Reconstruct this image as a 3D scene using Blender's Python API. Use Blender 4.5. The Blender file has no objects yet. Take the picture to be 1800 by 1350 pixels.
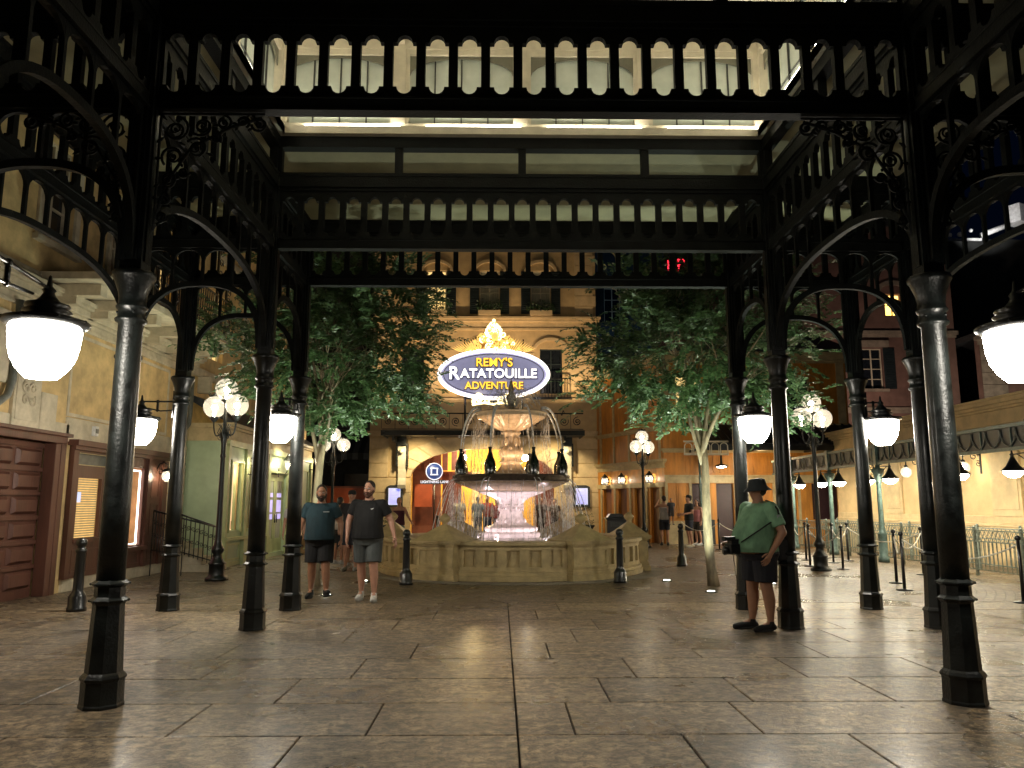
import bpy, math, random
import numpy as np
from mathutils import Matrix, Vector
random.seed(7)
R = math.radians
SC = bpy.context.scene
COL = SC.collection
PI = math.pi

# ------------------------------------------------------------ materials
def nt(name):
    m = bpy.data.materials.new(name); m.use_nodes = True
    t = m.node_tree; b = t.nodes['Principled BSDF']
    return m, t, b
def mat(name, col, rough=.5, metal=0, var=.15, scale=6, bump=0., bscale=40, emit=None, estr=0, coat=0, col2=None, stretch=(1,1,1), spec=None, detail=5):
    """noise-varied principled material"""
    m, t, b = nt(name)
    N, L = t.nodes, t.links
    tc = N.new('ShaderNodeTexCoord'); mp = N.new('ShaderNodeMapping'); mp.inputs['Scale'].default_value = stretch
    L.new(tc.outputs['Object'], mp.inputs['Vector'])
    nz = N.new('ShaderNodeTexNoise'); nz.inputs['Scale'].default_value = scale; nz.inputs['Detail'].default_value = detail; nz.inputs['Roughness'].default_value = .62
    L.new(mp.outputs[0], nz.inputs['Vector'])
    cr = N.new('ShaderNodeValToRGB')
    c2 = col2 or tuple(c*(1-var*1.6) for c in col)
    cr.color_ramp.elements[0].position = .36; cr.color_ramp.elements[1].position = .64
    cr.color_ramp.elements[0].color = (*c2, 1)
    cr.color_ramp.elements[1].color = (*tuple(min(1, c*(1+var*.5)) for c in col), 1)
    L.new(nz.outputs['Fac'], cr.inputs['Fac']); L.new(cr.outputs[0], b.inputs['Base Color'])
    b.inputs['Roughness'].default_value = rough; b.inputs['Metallic'].default_value = metal
    if spec is not None: b.inputs['Specular IOR Level'].default_value = spec
    if coat: b.inputs['Coat Weight'].default_value = coat; b.inputs['Coat Roughness'].default_value = .15
    if rough < .95 and metal < .9:
        mr = N.new('ShaderNodeMapRange'); mr.inputs['To Min'].default_value = max(.03, rough-.1); mr.inputs['To Max'].default_value = min(1, rough+.12)
        L.new(nz.outputs['Fac'], mr.inputs['Value']); L.new(mr.outputs[0], b.inputs['Roughness'])
    if bump:
        n2 = N.new('ShaderNodeTexNoise'); n2.inputs['Scale'].default_value = bscale; n2.inputs['Detail'].default_value = 6
        L.new(mp.outputs[0], n2.inputs['Vector'])
        bp = N.new('ShaderNodeBump'); bp.inputs['Strength'].default_value = bump; bp.inputs['Distance'].default_value = .02
        L.new(n2.outputs['Fac'], bp.inputs['Height']); L.new(bp.outputs[0], b.inputs['Normal'])
    if emit:
        b.inputs['Emission Color'].default_value = (*emit, 1); b.inputs['Emission Strength'].default_value = estr
    return m
def emat(name, col, s):
    m, t, b = nt(name)
    b.inputs['Base Color'].default_value = (.8, .8, .78, 1); b.inputs['Roughness'].default_value = .3
    b.inputs['Emission Color'].default_value = (*col, 1); b.inputs['Emission Strength'].default_value = s
    return m
M = {}
M['iron'] = mat('dark_painted_iron', (.0065, .0085, .008), .36, 0, .55, 6, .25, 45, coat=.1, spec=.35)
M['beam'] = mat('dark_painted_timber', (.0045, .006, .0052), .6, 0, .4, 6, .25, 45, spec=.16)
M['bulb_s'] = emat('lit_street_bulb', (1, .84, .58), 75)
M['black'] = mat('black_paint', (.008, .009, .01), .3, 0, .3, 8, .06, 60, coat=.3)
M['greymetal'] = mat('grey_iron', (.05, .055, .055), .4, .3, .3, 12, .1, 60)
M['greenmetal'] = mat('green_grey_metal', (.10, .16, .145), .42, 0, .25, 10, .1, 50)
M['fencemetal'] = mat('weathered_fence_metal', (.22, .26, .22), .5, 0, .3, 14, .1, 60)
M['darkpanel'] = mat('dark_canopy_panel', (.012, .018, .021), .45, 0, .3, 6)
M['ceil'] = mat('painted_ceiling', (.27, .25, .14), .7, 0, .12, 3, .08, 30)
M['cream'] = mat('cream_painted_wood', (.60, .56, .44), .55, 0, .1, 4, .05, 40)
M['frost'] = mat('pale_frosted_glass', (.50, .56, .50), .22, 0, .12, 1.5, .03, 8)
M['arch_shadow'] = mat('arch_shadow_grey', (.16, .16, .12), .6, 0, .12, 3)  # darker grey stands in for arc shadows on the lantern windows
M['lampglass'] = emat('lit_lamp_bowl', (1, .93, .80), 34)
M['coneglass'] = emat('lit_cone_bulb', (1, .9, .68), 60)
M['bulb'] = emat('lit_bulb', (1, .84, .58), 170)
def globemat():
    m, t, b = nt('ribbed_glass_globe'); N, L = t.nodes, t.links
    b.inputs['Base Color'].default_value = (.07, .065, .055, 1); b.inputs['Roughness'].default_value = .2
    b.inputs['Emission Color'].default_value = (1, .9, .68, 1); b.inputs['Emission Strength'].default_value = .33
    wv = N.new('ShaderNodeTexWave'); wv.bands_direction = 'Z'; wv.inputs['Scale'].default_value = 14; tc = N.new('ShaderNodeTexCoord'); L.new(tc.outputs['Object'], wv.inputs['Vector'])
    bp = N.new('ShaderNodeBump'); bp.inputs['Strength'].default_value = .4; bp.inputs['Distance'].default_value = .01; L.new(wv.outputs['Fac'], bp.inputs['Height']); L.new(bp.outputs[0], b.inputs['Normal'])
    tp = N.new('ShaderNodeBsdfTransparent'); mx = N.new('ShaderNodeMixShader'); mx.inputs[0].default_value = .42
    L.new(b.outputs[0], mx.inputs[1]); L.new(tp.outputs[0], mx.inputs[2]); L.new(mx.outputs[0], t.nodes['Material Output'].inputs[0]); return m
M['globe'] = globemat()
M['strip'] = emat('warm_light_strip', (1, .89, .70), 17)
M['stone'] = mat('fountain_stone', (.50, .385, .19), .55, 0, .16, 5, .2, 60, detail=9)
M['stone_wet'] = mat('wet_fountain_stone', (.54, .42, .29), .2, 0, .16, 9, .25, 30)
M['pink_lit_stone'] = mat('pink_tinted_white_stone', (.74, .66, .64), .32, 0, .14, 9, .35, 30)  # white stone, the pink of the fountain light is mixed into its colour
M['facade'] = mat('warm_facade_plaster', (.52, .38, .20), .8, 0, .1, 2.5, .2, 35, detail=8)
M['facade_trim'] = mat('facade_stone_trim', (.60, .46, .27), .7, 0, .12, 3, .2, 35, detail=8)
M['facade_dark'] = mat('facade_joint', (.10, .065, .03), .8)
M['cafe'] = mat('stained_ochre_plaster', (.64, .46, .21), .8, 0, .2, 2.6, .3, 26, detail=12)
M['cafe_trim'] = mat('weathered_limestone', (.56, .49, .35), .75, 0, .17, 3.5, .35, 26, detail=12)
M['brownwood'] = mat('red_brown_painted_wood', (.10, .040, .026), .42, 0, .25, 3, .15, 25, stretch=(1, 1, .25))
M['burgundy'] = mat('burgundy_paint', (.12, .018, .022), .35, 0, .2, 4)
M['green'] = mat('sage_green_paint', (.38, .48, .31), .45, 0, .08, 3, .08, 30)
M['palegreen'] = mat('pale_green_trim', (.42, .47, .24), .45, 0, .12, 4, .08, 30)
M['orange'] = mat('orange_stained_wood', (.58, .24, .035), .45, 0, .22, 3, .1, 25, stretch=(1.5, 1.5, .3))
M['orange_dk'] = mat('shaded_orange_wood', (.22, .09, .03), .5, 0, .25, 3, stretch=(1.5, 1.5, .3))  # darker copy of the orange wood, with shade put into its colour
M['tan'] = mat('tan_painted_trim', (.50, .40, .22), .6, 0, .15, 4, .1, 30)
M['sand'] = mat('sand_plaster_wall', (.72, .52, .27), .8, 0, .1, 2.0, .2, 30, detail=10)
M['sandtrim'] = mat('sandstone_cornice', (.70, .53, .29), .7, 0, .12, 3, .2, 30, detail=8)
M['maroon'] = mat('rose_plaster', (.20, .12, .10), .85, 0, .2, 1.2, .2, 15)
M['greystone'] = mat('grey_quoin_stone', (.28, .24, .19), .8, 0, .2, 3, .25, 20)
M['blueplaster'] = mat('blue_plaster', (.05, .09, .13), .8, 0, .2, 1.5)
M['shutter'] = mat('dark_blue_shutter', (.018, .03, .035), .5, 0, .2, 8)
M['slate'] = mat('slate_roof', (.035, .04, .045), .5, 0, .35, 8, .4, 20)
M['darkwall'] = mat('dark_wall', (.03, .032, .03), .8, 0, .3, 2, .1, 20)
M['awn1'] = mat('awning_grey_stripe', (.10, .11, .12), .8)
M['awn2'] = mat('awning_dark_stripe', (.025, .03, .035), .8)
M['redpanel'] = mat('red_orange_hoarding', (.42, .085, .03), .5, 0, .15, 2)
M['gold'] = mat('gilded_ornament', (.85, .50, .10), .35, .3, .4, 14, .3, 30, emit=(1, .58, .14), estr=.5)  # glow added so the gilding looks brightly lit
M['crestback'] = mat('crest_backplate', (.30, .17, .05), .5, 0, .4, 9, .3, 20)
M['goldletter'] = emat('lit_amber_letters', (1, .50, .02), .75)
M['goldlight'] = emat('lit_gold_scrolls', (1, .80, .35), 1.7)
M['whiteletter'] = emat('lit_white_letters', (1, .95, .85), .9)
M['neon'] = emat('lit_white_tube', (1, .90, .84), 1.3)
M['signface'] = mat('lavender_blue_sign_face', (.32, .32, .50), .4, 0, .08, 3, emit=(.42, .42, .66), estr=.17)
M['blueface'] = mat('blue_sign_disc', (.03, .06, .22), .4, emit=(.03, .07, .25), estr=.2)
M['screen'] = emat('lit_blue_screen', (.05, .10, .75), .42)
M['screenwhite'] = emat('lit_screen_text', (.42, .55, 1), .28)
M['whitepaint'] = mat('white_paint', (.7, .7, .68), .4)
M['litwarm'] = emat('lit_curtained_window', (1, .66, .22), .38)
M['litpeach'] = emat('lit_shop_interior', (1, .62, .30), .45)
M['litpink'] = emat('lit_red_interior', (.75, .10, .10), .45)
M['blind'] = mat('warm_slatted_blind', (.6, .42, .18), .6, emit=(1, .6, .2), estr=.35)
M['curtain'] = mat('pale_curtain', (.42, .42, .34), .8, 0, .2, 6, stretch=(6, 6, .3))
M['darkglass'] = mat('dark_window_glass', (.012, .016, .022), .08)
M['litgold'] = mat('ochre_lobby_wall', (.80, .52, .12), .7, 0, .15, 2)
M['lobbyred'] = mat('red_brown_lobby', (.22, .07, .04), .5, 0, .2, 3)
M['redneon'] = emat('red_neon', (1, .02, .04), 1.3)
M['uplight'] = emat('lit_ground_lens', (.95, 1, .85), 5)
M['bark'] = mat('smooth_mottled_bark', (.27, .215, .13), .7, 0, .35, 7, .5, 25, col2=(.10, .08, .05), stretch=(1, 1, .35))
M['soil'] = mat('tree_pit_soil', (.03, .022, .015), .9)
M['chain'] = mat('pale_chain', (.6, .58, .5), .5)
M['terracotta'] = mat('urn_terracotta', (.42, .28, .13), .7, 0, .2, 6)
M['bottle'] = mat('dark_bottle_glass', (.008, .014, .01), .08, coat=.6)
M['pipe'] = mat('painted_downpipe', (.14, .15, .13), .45, 0, .2, 8)
M['redflower'] = mat('red_flowers', (.4, .03, .06), .7)
M['pinkflower'] = mat('pink_blossom', (.5, .22, .26), .7)
M['white_fx'] = mat('floodlit_white_metal', (.8, .8, .8), .5)

def leafmat(name, a, b_):
    m, t, b = nt(name); N, L = t.nodes, t.links
    gi = N.new('ShaderNodeNewGeometry'); cr = N.new('ShaderNodeValToRGB')
    cr.color_ramp.elements[0].color = (*a, 1); cr.color_ramp.elements[1].color = (*b_, 1)
    L.new(gi.outputs['Random Per Island'], cr.inputs[0]); L.new(cr.outputs[0], b.inputs['Base Color'])
    b.inputs['Roughness'].default_value = .38
    tr = N.new('ShaderNodeBsdfTranslucent'); L.new(cr.outputs[0], tr.inputs['Color'])
    mx = N.new('ShaderNodeMixShader'); mx.inputs[0].default_value = .28
    L.new(b.outputs[0], mx.inputs[1]); L.new(tr.outputs[0], mx.inputs[2]); L.new(mx.outputs[0], t.nodes['Material Output'].inputs[0])
    return m
M['leaf'] = leafmat('glossy_green_leaves', (.028, .065, .024), (.12, .21, .08))
M['leafdark'] = leafmat('dark_green_leaves', (.01, .03, .012), (.03, .07, .03))

def watermat(name, tr=.55, white=.9):
    m, t, b = nt(name); N, L = t.nodes, t.links
    b.inputs['Base Color'].default_value = (white, white, white, 1); b.inputs['Roughness'].default_value = .12
    b.inputs['Subsurface Weight'].default_value = 0
    tp = N.new('ShaderNodeBsdfTransparent'); mx = N.new('ShaderNodeMixShader')
    nz = N.new('ShaderNodeTexNoise'); nz.inputs['Scale'].default_value = 14; nz.inputs['Detail'].default_value = 3
    tc = N.new('ShaderNodeTexCoord'); L.new(tc.outputs['Object'], nz.inputs['Vector'])
    mr = N.new('ShaderNodeMapRange'); mr.inputs['From Min'].default_value = .4; mr.inputs['From Max'].default_value = .62
    mr.inputs['To Min'].default_value = tr-.25; mr.inputs['To Max'].default_value = min(1, tr+.4)
    L.new(nz.outputs['Fac'], mr.inputs['Value']); L.new(mr.outputs[0], mx.inputs[0])
    L.new(b.outputs[0], mx.inputs[1]); L.new(tp.outputs[0], mx.inputs[2]); L.new(mx.outputs[0], t.nodes['Material Output'].inputs[0])
    return m
M['stream'] = watermat('falling_water', .45)
M['jet'] = watermat('thick_water_jet', .12)
def poolmat():
    m, t, b = nt('rippled_pool_water'); N, L = t.nodes, t.links
    b.inputs['Base Color'].default_value = (.10, .085, .06, 1); b.inputs['Roughness'].default_value = .06
    nz = N.new('ShaderNodeTexNoise'); nz.inputs['Scale'].default_value = 9; nz.inputs['Detail'].default_value = 4
    tc = N.new('ShaderNodeTexCoord'); L.new(tc.outputs['Object'], nz.inputs['Vector'])
    bp = N.new('ShaderNodeBump'); bp.inputs['Strength'].default_value = .6; bp.inputs['Distance'].default_value = .05
    L.new(nz.outputs['Fac'], bp.inputs['Height']); L.new(bp.outputs[0], b.inputs['Normal'])
    return m
M['pool'] = poolmat()

# ------------------------------------------------------------ mesh builder
class MB:
    def __init__(s): s.v = []; s.f = []; s.sm = []
    def add(s, vs, fs, smooth=False):
        o = len(s.v); s.v += [tuple(p) for p in vs]; s.f += [tuple(i+o for i in f) for f in fs]; s.sm += [smooth]*len(fs)
    def box(s, x0, x1, y0, y1, z0, z1, mt=None):
        vs = [(x, y, z) for z in (z0, z1) for y in (y0, y1) for x in (x0, x1)]
        if mt is not None: vs = [tuple(mt @ Vector(p)) for p in vs]
        s.add(vs, [(0, 2, 3, 1), (4, 5, 7, 6), (0, 1, 5, 4), (2, 6, 7, 3), (0, 4, 6, 2), (1, 3, 7, 5)])
    def cbox(s, cx, cy, cz, w, d, h, rz=0, mt=None):
        m = Matrix.Translation((cx, cy, cz)) @ Matrix.Rotation(rz, 4, 'Z')
        if mt is not None: m = mt @ m
        s.box(-w/2, w/2, -d/2, d/2, -h/2, h/2, m)
    def lathe(s, prof, n=20, c=(0, 0, 0), flute=0, nf=0, a0=0, smooth=True, mt=None, ex=1, ey=1):
        vs = []; fs = []
        for (r, z) in prof:
            for i in range(n):
                a = a0+2*PI*i/n; rr = r*(1+flute*math.cos(nf*a)) if nf else r
                vs.append((c[0]+rr*ex*math.cos(a), c[1]+rr*ey*math.sin(a), c[2]+z))
        for k in range(len(prof)-1):
            for i in range(n):
                j = (i+1) % n; fs.append((k*n+i, k*n+j, (k+1)*n+j, (k+1)*n+i))
        if prof[0][0] > 1e-5: fs.append(tuple(range(n-1, -1, -1)))
        if prof[-1][0] > 1e-5: fs.append(tuple((len(prof)-1)*n+i for i in range(n)))
        if mt is not None: vs = [tuple(mt @ Vector(p)) for p in vs]
        s.add(vs, fs, smooth)
    def tube(s, pts, r, n=6, smooth=True, caps=True, sq=1.0):
        pts = [Vector(p) for p in pts]; m = len(pts)
        rs = r if isinstance(r, (list, tuple)) else [r]*m
        vs = []; fs = []; up = None
        for i, p in enumerate(pts):
            t = (pts[min(i+1, m-1)]-pts[max(i-1, 0)])
            if t.length < 1e-9: t = Vector((0, 0, 1))
            t.normalize()
            if up is None:
                up = Vector((0, 0, 1)) if abs(t.z) < .9 else Vector((1, 0, 0))
            a = t.cross(up)
            if a.length < 1e-6: a = t.cross(Vector((0, 1, 0)))
            a.normalize(); b = a.cross(t).normalized(); up = b
            for k in range(n):
                an = 2*PI*k/n
                vs.append(p+a*(rs[i]*math.cos(an))+b*(rs[i]*sq*math.sin(an)))
        for i in range(m-1):
            for k in range(n):
                j = (k+1) % n; fs.append((i*n+k, i*n+j, (i+1)*n+j, (i+1)*n+k))
        if caps: fs.append(tuple(range(n-1, -1, -1))); fs.append(tuple((m-1)*n+k for k in range(n)))
        s.add(vs, fs, smooth)
    def ball(s, c, r, n=10, m=8, ex=1, ey=1, ez=1, mt=None):
        prof = [(max(1e-6, math.sin(PI*i/m)*r), -math.cos(PI*i/m)*r*ez) for i in range(m+1)]
        s.lathe(prof, n, c, smooth=True, mt=mt, ex=ex, ey=ey)
    def prism(s, poly, axis, a, b, smooth=False):
        """poly of 2d points, extruded along 'X','Y','Z' from a to b"""
        f = {'Y': lambda p, t: (p[0], t, p[1]), 'X': lambda p, t: (t, p[0], p[1]), 'Z': lambda p, t: (p[0], p[1], t)}[axis]
        n = len(poly); vs = [f(p, a) for p in poly]+[f(p, b) for p in poly]
        s.add(vs, [tuple(range(n)), tuple(range(2*n-1, n-1, -1))]+[(i, i+n, (i+1) % n+n, (i+1) % n) for i in range(n)], smooth)
    def sector(s, r0, r1, z0, z1, a0, a1, n=10, c=(0, 0)):
        vs = []; fs = []
        for i in range(n+1):
            a = a0+(a1-a0)*i/n; ca, sa = math.cos(a), math.sin(a)
            for (r, z) in ((r0, z0), (r1, z0), (r1, z1), (r0, z1)): vs.append((c[0]+r*ca, c[1]+r*sa, z))
        for i in range(n):
            for k in range(4): fs.append((i*4+k, i*4+(k+1) % 4, (i+1)*4+(k+1) % 4, (i+1)*4+k))
        fs += [(3, 2, 1, 0), tuple(n*4+k for k in range(4))]
        s.add(vs, fs)
    def xf(s, mt, start=0):
        for i in range(start, len(s.v)): s.v[i] = tuple(mt @ Vector(s.v[i]))
    def build(s, name, m, parent=None, bevel=0, loc=None, label=None, fix=True):
        me = bpy.data.meshes.new(name); me.from_pydata(s.v, [], s.f)
        me.polygons.foreach_set('use_smooth', s.sm)
        if fix:
            import bmesh
            b = bmesh.new(); b.from_mesh(me); bmesh.ops.recalc_face_normals(b, faces=b.faces[:]); b.to_mesh(me); b.free()
        for mm in (m if isinstance(m, (list, tuple)) else [m]): me.materials.append(mm)
        me.update()
        o = bpy.data.objects.new(name, me); COL.objects.link(o)
        if parent is not None: o.parent = parent
        if loc: o.location = loc
        if label: o['label'] = label
        if bevel:
            bv = o.modifiers.new('b', 'BEVEL'); bv.width = bevel; bv.segments = 2; bv.limit_method = 'ANGLE'; bv.angle_limit = R(40)
        return o
def tag(o, label=None, cat=None, group=None, kind=None):
    if label: o['label'] = label
    if cat: o['category'] = cat
    if group: o['group'] = group
    if kind: o['kind'] = kind
    return o
def thing(name, label, cat, loc=(0, 0, 0), rz=0, group=None):
    o = bpy.data.objects.new(name, None); o.empty_display_size = .1; COL.objects.link(o)
    o.location = loc; o.rotation_euler = (0, 0, rz)
    return tag(o, label, cat, group)
def copy_tree(o, parent=None):
    c = o.copy(); COL.objects.link(c); c.parent = parent
    for ch in list(o.children): copy_tree(ch, c)
    return c
def dup(o, loc, rz=0, label=None):
    c = copy_tree(o); c.location = loc; c.rotation_euler = (0, 0, rz)
    if label: c['label'] = label
    return c
def text(s, size, m, parent, loc, name='lettering', rz=0, ext=.01, align='CENTER', bold=0, sx=1, rx=90):
    cu = bpy.data.curves.new('t', 'FONT'); cu.body = s; cu.size = size; cu.extrude = ext; cu.align_x = align; cu.align_y = 'CENTER'; cu.offset = bold
    t = bpy.data.objects.new('t', cu); COL.objects.link(t)
    dg = bpy.context.evaluated_depsgraph_get(); dg.update()
    me = bpy.data.meshes.new_from_object(t.evaluated_get(dg)); bpy.data.objects.remove(t); bpy.data.curves.remove(cu)
    me.transform(Matrix.Translation(loc) @ Matrix.Rotation(rz, 4, 'Z') @ Matrix.Rotation(R(rx), 4, 'X') @ Matrix.Diagonal((sx, 1, 1, 1)))
    me.materials.clear(); me.materials.append(m)
    me.name = name
    o = bpy.data.objects.new(name, me); COL.objects.link(o); o.parent = parent
    return o
def wall_holes(mb, x0, x1, z0, z1, y0, y1, holes):
    """wall box between y0,y1 with rectangular holes (hx0,hx1,hz0,hz1)"""
    zs = sorted({z0, z1, *[min(max(h[k], z0), z1) for h in holes for k in (2, 3)]})
    for a, b in zip(zs, zs[1:]):
        zm = (a+b)/2; cuts = sorted([(h[0], h[1]) for h in holes if h[2] < zm < h[3]])
        x = x0
        for c0, c1 in cuts:
            if c0 > x: mb.box(x, c0, y0, y1, a, b)
            x = max(x, c1)
        if x < x1: mb.box(x, x1, y0, y1, a, b)
def spiral(c, r, turns, a0, d=1, n=26, plane='XZ'):
    out = []
    for i in range(n+1):
        t = i/n; rr = r*(1-.82*t); a = a0+d*2*PI*turns*t
        p = (c[0]+rr*math.cos(a), c[1]+rr*math.sin(a))
        out.append((p[0], 0, p[1]) if plane == 'XZ' else (0, p[0], p[1]))
    return out
def point(name, loc, power, col=(1, .85, .6), rad=.1):
    l = bpy.data.lights.new(name, 'POINT'); l.energy = power; l.color = col; l.shadow_soft_size = rad
    o = bpy.data.objects.new(name, l); COL.objects.link(o); o.location = loc; return o
def spot(name, loc, tgt, power, col=(1, .8, .5), ang=70, blend=.6, rad=.08):
    l = bpy.data.lights.new(name, 'SPOT'); l.energy = power; l.color = col; l.spot_size = R(ang); l.spot_blend = blend; l.shadow_soft_size = rad
    o = bpy.data.objects.new(name, l); COL.objects.link(o); o.location = loc
    o.rotation_euler = (Vector(tgt)-Vector(loc)).to_track_quat('-Z', 'Y').to_euler(); return o

# ------------------------------------------------------------ camera
cam = bpy.data.cameras.new('camera'); co = bpy.data.objects.new('camera', cam); COL.objects.link(co); SC.camera = co
F = 1350; TH = math.atan(210/F); YAW = math.atan(21/F*math.cos(TH))
cam.sensor_width = 36; cam.lens = 36*F/1800; cam.clip_end = 500; cam.clip_start = .05
co.location = (0, 0, 1.5); co.rotation_euler = (PI/2+TH, 0, -YAW)

# ------------------------------------------------------------ world (night)
w = bpy.data.worlds.new('World'); SC.world = w; w.use_nodes = True
bg = w.node_tree.nodes['Background']; bg.inputs['Color'].default_value = (.06, .16, .55, 1); bg.inputs['Strength'].default_value = .003
SC.view_settings.view_transform = 'Standard'; SC.view_settings.look = 'None'; SC.view_settings.gamma = 1; SC.view_settings.exposure = 1.35
cy = SC.cycles; cy.use_denoising = True; cy.max_bounces = 6; cy.diffuse_bounces = 3; cy.glossy_bounces = 3; cy.transparent_max_bounces = 24
cy.transmission_bounces = 4; cy.sample_clamp_indirect = 4; cy.caustics_reflective = False; cy.caustics_refractive = False
try: cy.use_light_tree = True
except Exception: pass
# ------------------------------------------------------------ ground
def groundmat(name, kind):
    m, t, b = nt(name); N, L = t.nodes, t.links
    tc = N.new('ShaderNodeTexCoord')
    n1 = N.new('ShaderNodeTexNoise'); n1.inputs['Scale'].default_value = .7; n1.inputs['Detail'].default_value = 6
    n2 = N.new('ShaderNodeTexNoise'); n2.inputs['Scale'].default_value = 6.5; n2.inputs['Detail'].default_value = 12; n2.inputs['Roughness'].default_value = .8
    mp = N.new('ShaderNodeMapping'); mp.inputs['Scale'].default_value = (.7, 1.0, 1)
    L.new(tc.outputs['Object'], mp.inputs[0]); L.new(mp.outputs[0], n2.inputs['Vector']); L.new(tc.outputs['Object'], n1.inputs['Vector'])
    geo = N.new('ShaderNodeNewGeometry')
    cr = N.new('ShaderNodeValToRGB'); cr.color_ramp.elements[0].position = .50; cr.color_ramp.elements[1].position = .74
    cr.color_ramp.elements[0].color = (.040, .032, .023, 1); cr.color_ramp.elements[1].color = (.42, .32, .205, 1)
    ad = N.new('ShaderNodeMath'); ad.operation = 'MULTIPLY_ADD'; ad.inputs[1].default_value = .25
    L.new(n1.outputs['Fac'], ad.inputs[0])
    ad2 = N.new('ShaderNodeMath'); ad2.operation = 'MULTIPLY_ADD'; ad2.inputs[1].default_value = .9
    L.new(n2.outputs['Fac'], ad2.inputs[0])
    rp = N.new('ShaderNodeMath'); rp.operation = 'MULTIPLY'; rp.inputs[1].default_value = .07
    L.new(geo.outputs['Random Per Island'], rp.inputs[0]); L.new(rp.outputs[0], ad2.inputs[2]); L.new(ad2.outputs[0], ad.inputs[2])
    L.new(ad.outputs[0], cr.inputs[0])
    n3 = N.new('ShaderNodeTexNoise'); n3.inputs['Scale'].default_value = 13; n3.inputs['Detail'].default_value = 7; n3.inputs['Roughness'].default_value = .78; n3.inputs['Distortion'].default_value = .6; L.new(tc.outputs['Object'], n3.inputs['Vector'])
    r3 = N.new('ShaderNodeValToRGB'); r3.color_ramp.elements[0].position = .42; r3.color_ramp.elements[0].color = (.20, .18, .16, 1); r3.color_ramp.elements[1].position = .57; r3.color_ramp.elements[1].color = (1.3, 1.25, 1.15, 1)  # shading of pits and bumps put into the colour as dark and light specks
    L.new(n3.outputs['Fac'], r3.inputs[0]); mu = N.new('ShaderNodeMixRGB'); mu.blend_type = 'MULTIPLY'; mu.inputs[0].default_value = 1; L.new(cr.outputs[0], mu.inputs[1]); L.new(r3.outputs[0], mu.inputs[2])
    L.new(mu.outputs[0], b.inputs['Base Color']); cr = mu
    mr = N.new('ShaderNodeMapRange'); mr.inputs['From Min'].default_value = .3; mr.inputs['From Max'].default_value = .7; mr.inputs['To Min'].default_value = .2; mr.inputs['To Max'].default_value = .46
    L.new(n1.outputs['Fac'], mr.inputs['Value']); L.new(mr.outputs[0], b.inputs['Roughness'])
    b.inputs['Specular IOR Level'].default_value = .7; b.inputs['Coat Weight'].default_value = .12; b.inputs['Coat Roughness'].default_value = .2
    bp = N.new('ShaderNodeBump'); bp.inputs['Strength'].default_value = 1.0; bp.inputs['Distance'].default_value = .034
    hm = N.new('ShaderNodeMath'); hm.operation = 'MULTIPLY_ADD'; hm.inputs[1].default_value = .35; L.new(n3.outputs['Fac'], hm.inputs[0]); L.new(n2.outputs['Fac'], hm.inputs[2]); L.new(hm.outputs[0], bp.inputs['Height'])
    L.new(bp.outputs[0], b.inputs['Normal'])
    return m, t, b, bp, tc, cr
g_slab = groundmat('textured_stone_slabs', 'slab')[0]
# cobbles laid in rings round the fountain
g_cob, t_, b_, bp_, tc_, cr_ = groundmat('ringed_cobbles', 'cob')
N, L = t_.nodes, t_.links
FX, FY = .26, 18.2
sp = N.new('ShaderNodeSeparateXYZ'); L.new(tc_.outputs['Object'], sp.inputs[0])
def mth(op, a, b=None):
    n = N.new('ShaderNodeMath'); n.operation = op
    for i, q in enumerate((a, b)):
        if q is None: continue
        if isinstance(q, (int, float)): n.inputs[i].default_value = q
        else: L.new(q, n.inputs[i])
    return n.outputs[0]
dx = mth('SUBTRACT', sp.outputs[0], FX); dy = mth('SUBTRACT', sp.outputs[1], FY)
rad = mth('SQRT', mth('ADD', mth('MULTIPLY', dx, dx), mth('MULTIPLY', dy, dy)))
ang = mth('MULTIPLY', mth('ARCTAN2', dy, dx), 6.0)
cb = N.new('ShaderNodeCombineXYZ'); L.new(ang, cb.inputs[0]); L.new(rad, cb.inputs[1])
bt = N.new('ShaderNodeTexBrick'); L.new(cb.outputs[0], bt.inputs['Vector'])
bt.inputs['Scale'].default_value = 1; bt.inputs['Brick Width'].default_value = .2; bt.inputs['Row Height'].default_value = .14; bt.inputs['Mortar Size'].default_value = .012; bt.inputs['Mortar Smooth'].default_value = .5
bt.inputs['Color1'].default_value = (1, 1, 1, 1); bt.inputs['Color2'].default_value = (.62, .62, .62, 1); bt.inputs['Mortar'].default_value = (.25, .25, .25, 1)
mxc = N.new('ShaderNodeMixRGB'); mxc.blend_type = 'MULTIPLY'; mxc.inputs[0].default_value = 1
L.new(cr_.outputs[0], mxc.inputs[1]); L.new(bt.outputs['Color'], mxc.inputs[2]); L.new(mxc.outputs[0], b_.inputs['Base Color'])
bp2 = N.new('ShaderNodeBump'); bp2.inputs['Strength'].default_value = .7; bp2.inputs['Distance'].default_value = .02; bp2.invert = True
L.new(bt.outputs['Fac'], bp2.inputs['Height']); L.new(bp_.outputs[0], bp2.inputs['Normal']); L.new(bp2.outputs[0], b_.inputs['Normal'])

mb = MB(); mb.add([(-150, -60, -.03), (150, -60, -.03), (150, 250, -.03), (-150, 250, -.03)], [(0, 1, 2, 3)])
tag(mb.build('ground', mat('dark_ground', (.02, .018, .015), .9)), 'dark ground under and around the paved plaza', kind='structure')
mb = MB(); mb.box(-9.5, 14.5, 12.12, 60, -.05, 0)
tag(mb.build('cobble_pavement', g_cob), 'small cobbles laid in rings around the fountain', kind='structure')
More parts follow.
